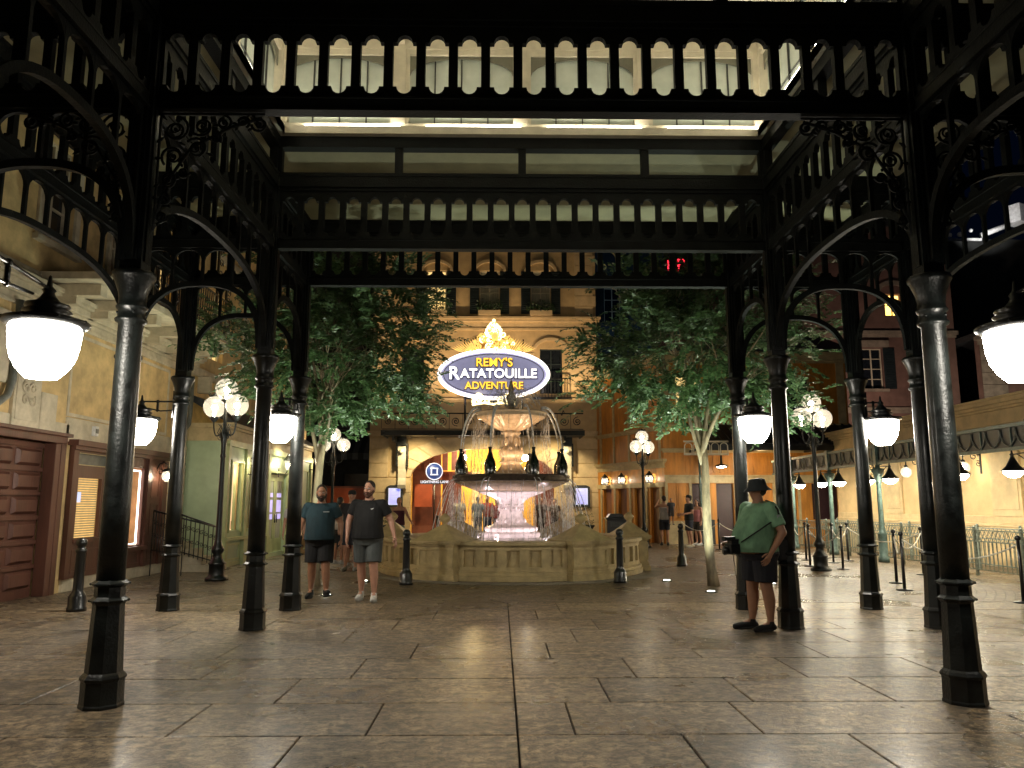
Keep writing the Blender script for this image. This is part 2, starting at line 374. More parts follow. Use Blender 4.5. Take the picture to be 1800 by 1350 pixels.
# slabs, rows across the view
rows = [-2.2, -1.35, -.5, .35, 1.2, 2.05, 2.9, 3.75, 4.62, 5.33, 6.16, 6.99, 7.85, 8.7, 9.6, 10.43, 11.26, 12.1]
mb = MB()
for ri, (y0, y1) in enumerate(zip(rows, rows[1:])):
    g = .0062; x = .12
    xs = [.12]
    rr = random.Random(ri*31+5)
    xx = .12
    first = .38+.35*(ri % 3)
    xx += first; xs.append(xx)
    while xx < 14.5: xx += rr.choice([1.25, 1.5, 1.9, 1.1]); xs.append(xx)
    xx = .12-(1.0+.42*((ri*2) % 3)); xs.append(xx)
    while xx > -9.5: xx -= rr.choice([1.3, 1.6, 1.9, 1.15]); xs.append(xx)
    xs = sorted(xs)
    for a, b in zip(xs, xs[1:]):
        t_ = [rr.uniform(-.0015, 0), rr.uniform(-.0008, .0008), rr.uniform(-.0008, .0008)]
        c = .006; x0, x1, ya, yb = a+g, b-g, y0+g, y1-g
        vs = [(x0, ya, -.05), (x1, ya, -.05), (x1, yb, -.05), (x0, yb, -.05), (x0, ya, -c), (x1, ya, -c), (x1, yb, -c), (x0, yb, -c),
              (x0+c, ya+c, t_[0]), (x1-c, ya+c, t_[0]+t_[1]), (x1-c, yb-c, t_[0]+t_[1]+t_[2]), (x0+c, yb-c, t_[0]+t_[2])]
        fs = [(0, 1, 5, 4), (1, 2, 6, 5), (2, 3, 7, 6), (3, 0, 4, 7), (4, 5, 9, 8), (5, 6, 10, 9), (6, 7, 11, 10), (7, 4, 8, 11), (8, 9, 10, 11)]
        mb.add(vs, fs)
tag(mb.build('slab_pavement', g_slab, fix=False), 'large rectangular textured stone slabs under the pavilion', kind='structure')

# ------------------------------------------------------------ pavilion
XA, XB, XC, XD = -4.72, -2.985, 3.55, 5.36
Y0, Y1, Y2, Y3 = 4.0, 6.1, 9.65, 11.35
pav = thing('pavilion', 'dark green iron and timber pavilion on slender columns with pierced beams and lit roof lantern', 'pavilion', (0, 0, 0))
colmb = MB()
colmb.lathe([(.158, 0), (.158, .02), (.152, .03), (.150, .19), (.160, .20), (.162, .215), (.148, .235), (.132, .25), (.112, .74), (.12, .755), (.135, .765), (.139, .775), (.12, .79), (.110, .80), (.108, .87), (.12, .88), (.139, .89), (.139, .90), (.115, .915), (.101, .925)], 8, a0=PI/8, smooth=False)
for z_ in (.77, .895):
    for k_ in range(8): colmb.ball((.134*math.cos(k_*PI/4+PI/8), .134*math.sin(k_*PI/4+PI/8), z_), .011, 6, 4)
colmb.lathe([(.102, .92), (.101, 1.5), (.097, 2.2), (.093, 2.93), (.117, 2.945), (.123, 2.965), (.103, 2.985), (.101, 3.04), (.117, 3.055), (.121, 3.07), (.105, 3.09), (.104, 3.13), (.112, 3.19), (.145, 3.28), (.160, 3.31), (.167, 3.32), (.167, 3.345), (.155, 3.36), (.1, 3.365)], 24)
for k_ in range(4): colmb.ball((.105*math.cos(k_*PI/2+.6), .105*math.sin(k_*PI/2+.6), 3.015), .012, 6, 4)
colmb.box(-.085, .085, -.085, .085, 3.35, 5.8)
for q in (-1, 1):
    colmb.box(q*.085-.012*q, q*.1, -.05, .05, 3.44, 5.2); colmb.box(-.05, .05, q*.1, q*.073, 3.44, 5.2)
c0 = None
for x in (XA, XB, XC, XD):
    for y in (Y0, Y1, Y2, Y3):
        if c0 is None: c0 = colmb.build('column', M['iron'], pav); c = c0
        else: c = c0.copy(); COL.objects.link(c)
        c.location = (x, y, 0)

PW = .2765
def fret(mb, L_, n, axis):
    """pierced beam of n slots; local along X 0..L_, thickness about y=0, z world"""
    zb, zt, sb, st = 4.87, 5.56, 4.935, 5.475
    p = L_/n; hw = .1*p/PW; sr = .065*p/PW; t = .03
    prof = []
    for k in range(5): a = PI/2*k/4; prof.append((sr*math.sin(a), sb+.065-.065*math.cos(a)))
    prof += [(hw, 5.0), (hw, 5.41)]
    for k in range(5): a = PI/2*(1-k/4); prof.append((sr*math.sin(a), 5.41+.065*math.cos(a)))
    st_ = len(mb.v)
    for i in range(n):
        cx = (i+.5)*p
        for s in (-1, 1):
            pl = [(0, zb)]+prof+[(0, zt), (p/2, zt), (p/2, zb)]
            pl = [(cx+s*a, b) for a, b in pl]; m = len(pl)
            vs = [(a, -t, b) for a, b in pl]+[(a, t, b) for a, b in pl]
            fs = [tuple(range(m)), tuple(range(2*m-1, m-1, -1))]
            for k in range(1, m-4): fs.append((k, k+1, k+1+m, k+m))
            mb.add(vs, fs)
    # rails
    for (a, b, th) in ((4.78, 4.875, .05), (5.555, 5.60, .05), (5.60, 5.77, .075)):
        mb.box(0, L_, -th, th, a, b)
    mb.box(0, L_, -.062, .062, 4.765, 4.782); mb.box(0, L_, -.085, .085, 5.745, 5.79)
    for y in (-.045, .045): mb.tube([(0, y, 4.885), (L_, y, 4.885)], .012, 6)
def span(x0, y0, x1, y1, name, fn, m=None):
    mb = MB(); L_ = math.hypot(x1-x0, y1-y0); fn(mb, L_)
    mb.xf(Matrix.Translation((x0, y0, 0)) @ Matrix.Rotation(math.atan2(y1-y0, x1-x0), 4, 'Z'))
    return mb.build(name, m or M['beam'], pav, fix=False)
h = .085
def bspan(x0, y0, x1, y1):
    L_ = math.hypot(x1-x0, y1-y0); ux, uy = (x1-x0)/L_, (y1-y0)/L_
    a = (x0+ux*h, y0+uy*h); b = (x1-ux*h, y1-uy*h); n = max(2, round((L_-2*h)/PW))
    span(*a, *b, 'pierced_beam', lambda mb, l: fret(mb, l, n, 0))
for y in (Y1, Y2, Y3):
    for (a, b) in ((XA, XB), (XB, XC), (XC, XD)): bspan(a, y, b, y)
for x in (XA, XB, XC, XD):
    for (a, b) in ((Y0, Y1), (Y1, Y2), (Y2, Y3)): bspan(x, a, x, b)
def archfn(top, foot, nb, bars=True):
    def f(mb, l):
        pts = []
        e = 2.5
        for i in range(33):
            t = PI*i/32; c, s_ = math.cos(t), math.sin(t)
            x = l/2-l/2*math.copysign(abs(c)**(2/e), c); z = foot+(top-foot)*abs(s_)**(2/e)
            pts.append((x, z))
        vs = []; fs = []
        for i, (x, z) in enumerate(pts):
            a = pts[max(0, i-1)]; b = pts[min(len(pts)-1, i+1)]
            tx, tz = b[0]-a[0], b[1]-a[1]; q = math.hypot(tx, tz) or 1; nx, nz = -tz/q, tx/q
            w = .035
            for (dn, dy) in ((-w, -.03), (w, -.03), (w, .03), (-w, .03)): vs.append((x+nx*dn, dy, z+nz*dn))
        for i in range(32):
            for k in range(4): fs.append((i*4+k, i*4+(k+1) % 4, (i+1)*4+(k+1) % 4, (i+1)*4+k))
        mb.add(vs, fs)
        if bars:
            p = l/nb
            for i in range(nb+1):
                x = min(max(i*p, .02), l-.02)
                z0 = min(pts, key=lambda q: abs(q[0]-x))[1]+.02 if 0 < i < nb else foot+.3
                mb.box(x-.018, x+.018, -.02, .02, z0, 4.77)
            for i in range(nb):   # small arch heads under the beam
                cx = (i+.5)*p; r = p/2-.018; pl = [(cx-r, 4.77), (cx-r, 4.77-.16)]
                for k in range(1, 8): a = PI-PI*k/8; pl.append((cx+r*math.cos(a), 4.61+.14*math.sin(a)))
                pl += [(cx+r, 4.61), (cx+r, 4.77)]
                for s in (0, 1):
                    half = pl[:6]+[(cx, 4.77)] if s == 0 else [(cx, 4.77)]+pl[5:]
                    n = len(half); vs = [(a, -.018, b) for a, b in half]+[(a, .018, b) for a, b in half]
                    mb.add(vs, [tuple(range(n)), tuple(range(2*n-1, n-1, -1))]+[(k, (k+1) % n, (k+1) % n+n, k+n) for k in range(n)])
    return f
hh = .1
for x in (XA, XB, XC, XD):
    span(x, Y0+hh, x, Y1-hh, 'arched_brace', archfn(4.3, 3.46, 5))
    span(x, Y1+hh, x, Y2-hh, 'arched_brace', archfn(4.3, 3.46, 9))
    span(x, Y2+hh, x, Y3-hh, 'arched_brace', archfn(4.3, 3.46, 4))
for y in (Y1, Y2, Y3):
    span(XA+hh, y, XB-hh, y, 'arched_brace', archfn(4.3, 3.46, 4))
    span(XC+hh, y, XD-hh, y, 'arched_brace', archfn(4.3, 3.46, 4))
# scrollwork brackets in the upper corners
def scroll(sx):
    mb = MB(); rr = random.Random(3)
    A = [(.05, 0), (.05, -1.0)]; B = [(0, -.04), (.85, -.04)]
    mb.tube([(.03, 0, -1.05), (.03, 0, 0)], .012, 5); mb.tube([(0, 0, -.02), (.9, 0, -.02)], .012, 5)
    cs = [(.16, -.16, .12), (.38, -.13, .09), (.56, -.1, .07), (.72, -.09, .06), (.15, -.4, .1), (.12, -.6, .08), (.1, -.78, .06), (.08, -.93, .05), (.34, -.33, .1), (.5, -.24, .05), (.25, -.54, .05), (.86, -.11, .07)]
    for i, (cx, cz, r) in enumerate(cs):
        for k in (0, 1):
            p = spiral((cx, cz), r*(1 if k == 0 else .7), 1.4, rr.uniform(0, 6.28), 1 if (i+k) % 2 else -1, 20)
            mb.tube(p, [.013-.006*j/20 for j in range(21)], 5)
        mb.ball((cx, 0, cz), .018, 6, 5)
        for _ in range(2):
            a = rr.uniform(0, 6.28); q = [(cx+r*t*math.cos(a)*1.6, 0, cz+r*t*math.sin(a)*1.6) for t in (.6, .85, 1.05)]
            mb.tube(q, [.006, .016, .002], 5)
    mb.tube([(.04, 0, -.95), (.12, .0, -.62), (.3, 0, -.32), (.62, 0, -.14), (.88, 0, -.05)], .014, 5)
    mb.xf(Matrix.Diagonal((sx, 1, 1, 1)))
    return mb
for y in (Y1, Y3):
    for x, s in ((XB+.09, 1), (XC-.09, -1)):
        if y == Y1: o = scroll(s).build('scroll_bracket', M['beam'], pav, loc=(x, y, 4.77))
for x, s in ((XB-.09, -1), (XC+.09, 1)):
    scroll(s).build('scroll_bracket', M['beam'], pav, loc=(x, Y1-.02, 4.77))
# transom strip above beams 5.79..6.15 and curb of the lantern
def trans(mb, l):
    n = max(1, round(l/1.6)); p = l/n
    mb.box(0, l, -.075, .075, 6.15, 6.31)
    for i in range(n+1):
        x = min(max(i*p, .05), l-.05); mb.box(x-.05, x+.05, -.05, .05, 5.79, 6.15)
for (a, b, c, d) in ((XB, Y1, XC, Y1), (XB, Y2, XC, Y2), (XB, Y1, XB, Y2), (XC, Y1, XC, Y2)):
    span(a, b, c, d, 'transom_frame', trans)
# aisle ceilings (ring around the lantern)
mb = MB()
zi, zo = 6.2, 5.98
def ceilq(x0, x1, y0, y1, za, zb_, zc, zd):
    mb.add([(x0, y0, za), (x1, y0, zb_), (x1, y1, zc), (x0, y1, zd), (x0, y0, za+.06), (x1, y0, zb_+.06), (x1, y1, zc+.06), (x0, y1, zd+.06)],
           [(0, 3, 2, 1), (4, 5, 6, 7), (0, 1, 5, 4), (1, 2, 6, 5), (2, 3, 7, 6), (3, 0, 4, 7)])
ceilq(XB-.08, XC+.08, Y2+.08, Y3+.5, zi, zi, zo, zo)
ceilq(XA-.5, XB-.08, Y0-.5, Y3+.5, zo, zi, zi, zo)
ceilq(XC+.08, XD+.5, Y0-.5, Y3+.5, zi, zo, zo, zi)
ceilq(XB-.08, XC+.08, -1.5, Y1-.08, zi, zi, zi, zi)
mb.build('ceiling', M['ceil'], pav)
mb = MB()
mb.box(XA-.55, XA-.5, Y0-.5, Y3+.5, 5.8, 6.35); mb.box(XD+.5, XD+.55, Y0-.5, Y3+.5, 5.8, 6.35); mb.box(XA-.55, XD+.55, Y3+.5, Y3+.55, 5.8, 6.35)
mb.build('eaves_board', M['beam'], pav)
# boards of the ceiling
# lantern
lan = MB(); zl0, zl1 = 6.31, 7.72
WX0, WX1, WY0, WY1 = XB-.0, XC+.0, Y1, Y2
frames = MB(); panes = MB(); bars = MB(); sp_ = MB(); ledge = MB()
def lanwall(x0, y0, x1, y1, nb):
    l = math.hypot(x1-x0, y1-y0); a = math.atan2(y1-y0, x1-x0); mt = Matrix.Translation((x0, y0, 0)) @ Matrix.Rotation(a, 4, 'Z')
    p = l/nb
    for mbx, fn in ((frames, 0), (panes, 1), (bars, 2), (sp_, 3)):
        st = len(mbx.v)
        if fn == 0:
            mbx.box(0, l, -.06, .06, 6.44, 6.50); mbx.box(0, l, -.06, .06, 7.58, 7.72)
            for i in range(nb+1):
                x = min(max(i*p, .07), l-.07); mbx.box(x-.07, x+.07, -.07, .07, 6.5, 7.58)
            for i in range(nb):
                for q in (i*p+.07, (i+1)*p-.12): mbx.box(q, q+.05, -.05, .03, 6.5, 7.58)
                mbx.box(i*p+.12, (i+1)*p-.12, -.05, .03, 7.5, 7.58)
        if fn == 1:
            for i in range(nb): mbx.box(i*p+.07, (i+1)*p-.07, .035, .045, 6.5, 7.58)
        if fn == 2:
            for i in range(nb):
                for k in range(1, 4): x = i*p+.1+(p-.2)*k/4; mbx.box(x-.008, x+.008, .01, .034, 6.5, 7.5)
                mbx.box(i*p+.12, (i+1)*p-.12, .012, .033, 6.52, 6.54)
                mbx.box(i*p+.12, (i+1)*p-.12, .012, .033, 6.74, 6.75)
        if fn == 3:   # grey panels in the shape of the vault's arc shadows
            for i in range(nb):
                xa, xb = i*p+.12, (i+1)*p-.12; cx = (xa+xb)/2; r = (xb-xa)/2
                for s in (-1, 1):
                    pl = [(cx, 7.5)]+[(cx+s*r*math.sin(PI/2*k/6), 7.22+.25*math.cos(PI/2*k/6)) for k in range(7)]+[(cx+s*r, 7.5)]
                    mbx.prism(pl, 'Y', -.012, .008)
        mbx.xf(mt, st)
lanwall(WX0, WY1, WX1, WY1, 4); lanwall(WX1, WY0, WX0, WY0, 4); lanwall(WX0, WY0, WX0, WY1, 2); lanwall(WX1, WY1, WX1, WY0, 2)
lan_o = frames.build('roof_lantern', M['cream'], pav)
panes.build('window_panes', M['frost'], lan_o); bars.build('glazing_bars', M['greymetal'], lan_o); sp_.build('arch_shadow_panels', M['arch_shadow'], lan_o)
mb = MB(); I = .15
for (a, b, c, d) in ((XB+.075, XC-.075, Y2-I, Y2-.075), (XB+.075, XC-.075, Y1+.075, Y1+I), (XB+.075, XB+I, Y1+I, Y2-I), (XC-I, XC-.075, Y1+I, Y2-I)): mb.box(a, b, c, d, 6.30, 6.40)
for (a, b, c, d) in ((XB+I, XC-I, Y2-I-.02, Y2-I), (XB+I, XC-I, Y1+I, Y1+I+.02), (XB+I-.02, XB+I, Y1+I, Y2-I), (XC-I, XC-I+.02, Y1+I, Y2-I)): mb.box(a, b, c, d, 6.30, 6.405)
mb.build('lantern_ledge', M['cream'], lan_o)
mb = MB()
for k in range(4):
    x0 = XB+.4+k*1.6; mb.box(x0, x0+1.25, Y2-.135, Y2-.10, 6.41, 6.43); mb.box(x0, x0+1.25, Y1+.10, Y1+.135, 6.41, 6.43)
for x in (XB+.118, XC-.118):
    for y in (Y1+.4, Y1+1.95): mb.box(x-.018, x+.018, y, y+1.15, 6.41, 6.43)
mb.build('light_strip', M['strip'], lan_o)
mb = MB(); mb.box(XB-.2, XC+.2, Y1-.2, Y2+.2, 7.72, 7.8)
for k in range(1, 4): x = XB+(XC-XB)*k/4; mb.box(x-.05, x+.05, Y1, Y2, 7.64, 7.72)
mb.build('lantern_ceiling', M['cream'], lan_o)

# ------------------------------------------------------------ pavilion lamps
def make_lamp():
    r = thing('hanging_lamp', '', 'lamp', (0, 0, 0), group='bowl lamps hung on the pavilion columns')
    b = MB(); b.lathe([(.001, -.20), (.10, -.195), (.115, -.18), (.16, -.13), (.198, -.06), (.217, .02), (.224, .09), (.228, .14), (.22, .165)], 28)
    b.build('bowl', M['lampglass'], r)
    c = MB(); c.lathe([(.225, .158), (.245, .165), (.275, .185), (.28, .2), (.27, .21), (.235, .215), (.17, .225), (.14, .24), (.135, .255), (.158, .27), (.155, .28), (.115, .29), (.145, .31), (.14, .325), (.08, .345), (.05, .38), (.035, .41), (.045, .43), (.02, .46), (.01, .53), (.001, .54)], 24)
    for k in range(8):
        a = k*PI/4; c.ball((.27*math.cos(a), .27*math.sin(a), .2), .014, 6, 5)
    c.build('cap', M['black'], r)
    return r
def arm(mbx, v):
    """bracket from lamp finial (0,0,.5) along v (2d) to the column"""
    vx, vy = v
    mbx.tube([(0, 0, .44), (vx, vy, .44)], .014, 6); mbx.tube([(vx*.2, vy*.2, .34), (vx*.6, vy*.6, .30), (vx, vy, .31)], .011, 6)
    mbx.tube([(vx*.5, vy*.5, .44), (vx*.5, vy*.5, .31)], .018, 6); mbx.ball((vx*.5, vy*.5, .44), .028, 8, 6); mbx.ball((vx*.5, vy*.5, .31), .024, 8, 6)
    mbx.tube([(vx, vy, .2), (vx, vy, .6)], .02, 6)
lamps = [((-3.17, 5.28), (.18, -1.2), 'large glowing bowl lamp beside the nearest left column, in front of the cafe wall'),
         ((3.70, 5.3), (-.15, -1.22), 'glowing bowl lamp cut off by the right edge of the picture'),
         ((-3.12, 10.9), (.14, .36), 'white bowl lamp hung just left of the walking men beside an inner column'),
         ((-5.3, 11.35), (.47, 0), 'white bowl lamp on a bracket in front of the cafe shop window'),
         ((3.64, 10.9), (-.07, .36), 'white bowl lamp hung above the man in the green shirt'),
         ((5.68, 11.3), (-.2, .05), 'white bowl lamp hung over the chained queue area on the outer right column')]
p0 = make_lamp(); ls = [p0]+[copy_tree(p0) for _ in lamps[1:]]
for o, (xy, v, lb) in zip(ls, lamps):
    o.location = (xy[0], xy[1], 2.55); o['label'] = lb
    a = MB(); arm(a, v); a.build('bracket_arm', M['black'], o)
# ------------------------------------------------------------ fountain
ft = thing('fountain', 'tiered stone fountain with bottle shaped jets and a panelled round basin wall', 'fountain', (FX, FY, 0))
RO = 2.86
mb = MB(); mt_ = MB()
mb.sector(2.45, RO, 0, .72, 0, 2*PI, 96)
mt_.sector(2.40, RO+.15, 0, .10, 0, 2*PI, 96); mt_.sector(2.44, RO+.12, .10, .17, 0, 2*PI, 96); mt_.sector(2.44, RO+.09, .17, .20, 0, 2*PI, 96)
mt_.sector(2.36, RO+.09, .655, .685, 0, 2*PI, 96); mt_.sector(2.34, RO+.14, .685, .755, 0, 2*PI, 96)
for s in range(6):
    a0, a1 = R(-60-30+60*s+0), R(-60+30+60*s)
    a0, a1 = R(-120+60*s)+.155, R(-60+60*s)-.155   # between piers
    n = 5; p = (a1-a0)/n
    mb.sector(RO, RO+.07, .20, .27, a0, a1, 12); mb.sector(RO, RO+.07, .59, .655, a0, a1, 12)
    for i in range(n+1):
        c = a0+i*p; q = .03
        mb.sector(RO, RO+.07, .27, .59, c-q, c+q, 2)
    for i in range(n):
        mb.sector(RO, RO+.016, .30, .56, a0+i*p+.055, a0+(i+1)*p-.055, 4)
mb.build('basin_wall', M['stone'], ft); mt_.build('coping_and_plinth', M['stone'], ft, bevel=.008)
pier0 = None
for k in range(6):
    if pier0 is None:
        pm = MB(); W, D = .43, .34
        for (w_, d_, z0, z1) in ((W+.06, D+.06, 0, .11), (W+.035, D+.035, .11, .17), (W+.015, D+.015, .17, .21), (W, D, .21, .70), (W+.03, D+.03, .665, .70), (W+.07, D+.07, .70, .735), (W+.09, D+.09, .735, .775)):
            pm.box(-w_, w_, -d_, d_, z0, z1)
        for (a, b, c, d) in ((-W, W, .25, .30), (-W, W, .58, .63), (-W, -W+.07, .3, .58), (W-.07, W, .3, .58)): pm.box(a, b, -D-.02, -D, c, d)
        prev = None
        pr = [(1.13, .775), (1.0, .80), (.78, .86), (.52, .945), (.30, 1.02), (.16, 1.06), (.12, 1.075)]
        vs = []; fs = []
        for (q, z) in pr:
            for (sx, sy) in ((-1, -1), (1, -1), (1, 1), (-1, 1)): vs.append((sx*q*(W+.05), sy*q*(D+.05), z))
        for i in range(len(pr)-1):
            for j in range(4): fs.append((i*4+j, i*4+(j+1) % 4, (i+1)*4+(j+1) % 4, (i+1)*4+j))
        fs.append(tuple((len(pr)-1)*4+j for j in range(4))); pm.add(vs, fs)
        pier0 = pm.build('pier', M['stone'], ft, bevel=.006)
        fm = MB(); fm.lathe([(.06, 1.07), (.045, 1.09), (.04, 1.10), (.10, 1.16), (.118, 1.20), (.10, 1.235), (.05, 1.28), (.001, 1.31)], 14)
        fo = fm.build('finial', M['stone'], pier0); q = pier0
    else: q = copy_tree(pier0, ft)
    a = R(-60+60*k); q.location = (2.75*math.cos(a), 2.75*math.sin(a), 0); q.rotation_euler = (0, 0, a+PI/2)
mb = MB(); mb.lathe([(2.46, .60), (0.001, .601)], 64); mb.build('pool_water', M['pool'], ft, fix=False)
mb = MB(); mb.lathe([(.74, .55), (.74, .68), (.70, .70), (.69, .72), (.66, .735), (.68, .76), (.68, .82), (.64, .845), (.60, .85), (.60, .875), (.62, .89), (.62, .94), (.59, .965), (.52, .98), (.44, 1.01), (.35, 1.08), (.29, 1.17), (.262, 1.28), (.26, 1.38), (.28, 1.48), (.33, 1.56), (.42, 1.625), (.55, 1.68), (.70, 1.73), (.8, 1.77)], 56)
for k in range(8):   # carved swags on the pedestal
    a = k*PI/4; 
    for j in range(5):
        aa = a+(j-2)*.13; z = 1.52-.12*math.cos((j-2)*.8); mb.ball((.275*math.cos(aa), .275*math.sin(aa), z-.06), .028, 8, 6)
    mb.ball((.29*math.cos(a+.39), .29*math.sin(a+.39), 1.42), .035, 8, 6, ez=1.8)
    mb.ball((.34*math.cos(a+.39), .34*math.sin(a+.39), 1.10), .04, 8, 6, ez=1.3)
mb.build('pedestal', M['pink_lit_stone'], ft)
def bowl(prof, n, fl, nf, m, name): b = MB(); b.lathe(prof, n, flute=fl, nf=nf); return b.build(name, m, ft)
bowl([(.55, 1.70), (.78, 1.78), (1.05, 1.88), (1.25, 1.96), (1.31, 2.0)], 96, .012, 24, M['stone_wet'], 'lower_bowl')
b = MB(); b.lathe([(1.30, 1.99), (1.34, 2.0), (1.37, 2.03), (1.35, 2.07), (1.38, 2.10), (1.38, 2.14), (1.32, 2.15), (1.28, 2.12), (1.2, 2.08), (.4, 2.02)], 64)
b.build('lower_rim', mat('dark_bronze_rim', (.07, .05, .035), .3, .3, .3, 8), ft)
b = MB(); b.lathe([(1.28, 2.10), (.001, 2.101)], 48); b.build('bowl_water', M['pool'], ft, fix=False)
b = MB(); b.lathe([(.42, 2.05), (.42, 2.12), (.36, 2.16), (.34, 2.24), (.28, 2.30), (.24, 2.38), (.22, 2.42), (.27, 2.45), (.27, 2.47), (.22, 2.5), (.26, 2.6), (.29, 2.68), (.26, 2.76), (.19, 2.82), (.16, 2.9), (.15, 3.04), (.17, 3.1), (.22, 3.13), (.22, 3.17), (.18, 3.2), (.2, 3.24)], 40, flute=.05, nf=10)
for k in range(5):
    a = k*2*PI/5+.3; b.ball((.19*math.cos(a), .19*math.sin(a), 2.94), .055, 8, 6, ez=2); b.ball((.24*math.cos(a+.6), .24*math.sin(a+.6), 2.78), .05, 8, 6)
b.build('fountain_stem', M['stone_wet'], ft)
bowl([(.2, 3.2), (.3, 3.23), (.45, 3.31), (.60, 3.40), (.72, 3.48), (.76, 3.5)], 120, .03, 20, M['stone_wet'], 'upper_bowl')
b = MB(); b.lathe([(.74, 3.49), (.80, 3.5), (.82, 3.53), (.80, 3.56), (.85, 3.60), (.86, 3.625), (.83, 3.64), (.78, 3.62), (.3, 3.56)], 64)
b.lathe([(.2, 3.55), (.15, 3.6), (.10, 3.66), (.07, 3.8), (.09, 3.9), (.12, 3.98), (.09, 4.06), (.05, 4.12), (.07, 4.2), (.05, 4.28), (.02, 4.4), (.001, 4.46)], 20, flute=.06, nf=6)
b.build('upper_rim_and_finial', M['stone_wet'], ft)
bt_ = MB(); bt_.lathe([(.001, 0), (.10, 0), (.125, .02), (.13, .06), (.128, .26), (.115, .34), (.08, .42), (.05, .5), (.038, .56), (.036, .62), (.045, .625), (.045, .66), (.03, .665), (.001, .666)], 20)
bo = None
for k in range(8):
    a = R(22.5+45*k)
    if bo is None: bo = bt_.build('bottle', M['bottle'], ft); q = bo
    else: q = bo.copy(); COL.objects.link(q)
    q.location = (1.26*math.cos(a), 1.26*math.sin(a), 2.08); q.rotation_euler = (0, 0, a)
rr = random.Random(11)
# water: jets from the bottles up and into the upper bowl, and out of the lower rim
jt = MB()
for k in range(8):
    a = R(22.5+45*k); ca, sa = math.cos(a), math.sin(a)
    for q in range(3):
        pts = []; da = rr.uniform(-.03, .03)
        for i in range(15):
            t = i/14; r = 1.26-.50*t**1.4+rr.uniform(-.004, .004); z = 2.74+2.15*t-1.2*t*t+.02*q
            pts.append((r*math.cos(a+da*t), r*math.sin(a+da*t), z))
        jt.tube(pts, [.011+.012*math.sin(3.1*i/14)*(q == 0) for i in range(15)], 6)
for k in range(8):
    a = R(22.5+45*k)
    for q in range(2):
        da = (q-.5)*.07; pts = []; R1 = rr.uniform(.5, .62)
        for i in range(15):
            t = i/14; r = 1.38+R1*t; z = 2.06-1.45*t*t
            pts.append((r*math.cos(a+da*(1+t)), r*math.sin(a+da*(1+t)), z))
        jt.tube(pts, [.006+.009*abs(math.sin(i*1.7+k))*(1-.3*i/14) for i in range(15)], 6)
jt.build('water_jet', M['jet'], ft)['kind'] = 'stuff'
st = MB()
def strand(a, r0, z0, z1, out, w):
    n = rr.randint(2, 5); t0 = rr.uniform(0, .4)
    ph = rr.uniform(0, 6)
    t = t0
    while t < 1:
        t1 = min(1, t+rr.uniform(.08, .34)); pts = []
        for i in range(5):
            u = t+(t1-t)*i/4; r = r0+out*math.sqrt(u)+.006*math.sin(9*u+ph); z = z0-(z0-z1)*u
            pts.append((r*math.cos(a), r*math.sin(a), z))
        st.tube(pts, [w*.3, w, w, w, w*.4], 4); t = t1+rr.uniform(.01, .16)
for i in range(150): strand(rr.uniform(0, 2*PI), .85, 3.6, 2.12, rr.uniform(.02, .15), rr.uniform(.0025, .005))
for i in range(380): strand(rr.uniform(0, 2*PI), 1.37, 2.02, .62, rr.uniform(.01, .16), rr.uniform(.0025, .006))
for i in range(120):
    a = rr.uniform(0, 2*PI); r0 = .1; R1 = rr.uniform(.25, .72); zt = rr.uniform(.2, .55); pts = []
    for k in range(6):
        t = k/5*.9+rr.uniform(0, .05); pts.append(((r0+R1*t)*math.cos(a), (r0+R1*t)*math.sin(a), 3.75+4*zt*t*(1-t)))
    st.tube(pts, .0045, 4)
st.build('falling_water', M['stream'], ft, fix=False)['kind'] = 'stuff'
sp2 = MB()   # splash foam dots
for i in range(900):
    a = rr.uniform(0, 2*PI); r = rr.gauss(1.6, .28); sp2.ball((r*math.cos(a), r*math.sin(a), .61+abs(rr.gauss(0, .04))), rr.uniform(.006, .018), 5, 4)
for i in range(200):
    a = rr.uniform(0, 2*PI); r = rr.gauss(1.02, .12); sp2.ball((r*math.cos(a), r*math.sin(a), 2.11+abs(rr.gauss(0, .03))), rr.uniform(.005, .012), 5, 4)
sp2.build('splash', M['jet'], ft, fix=False)['kind'] = 'stuff'
# underwater lamps in basin (lens discs) with their beams
for k in range(8):
    a = R(22.5+45*k+10); x, y = 1.5*math.cos(a), 1.5*math.sin(a)
    spot('pool_light', (FX+x, FY+y, .66), (FX+.2*math.cos(a), FY+.2*math.sin(a), 1.55), 20, (1, .80, .85), 80, .8, .05)
for k in range(6):
    a = R(60*k+30); spot('bowl_light', (FX+.85*math.cos(a), FY+.85*math.sin(a), 2.17), (FX+.25*math.cos(a), FY+.25*math.sin(a), 3.1), 16, (1, .66, .38), 100, .8, .04)
# kerb ring in the cobbles
mb = MB(); mb.sector(3.2, 3.5, .0, .012, 0, 2*PI, 96, (FX, FY)); tag(mb.build('kerb_ring', M['greystone'], bevel=.004), 'flat stone ring set in the cobbles round the fountain', kind='structure')

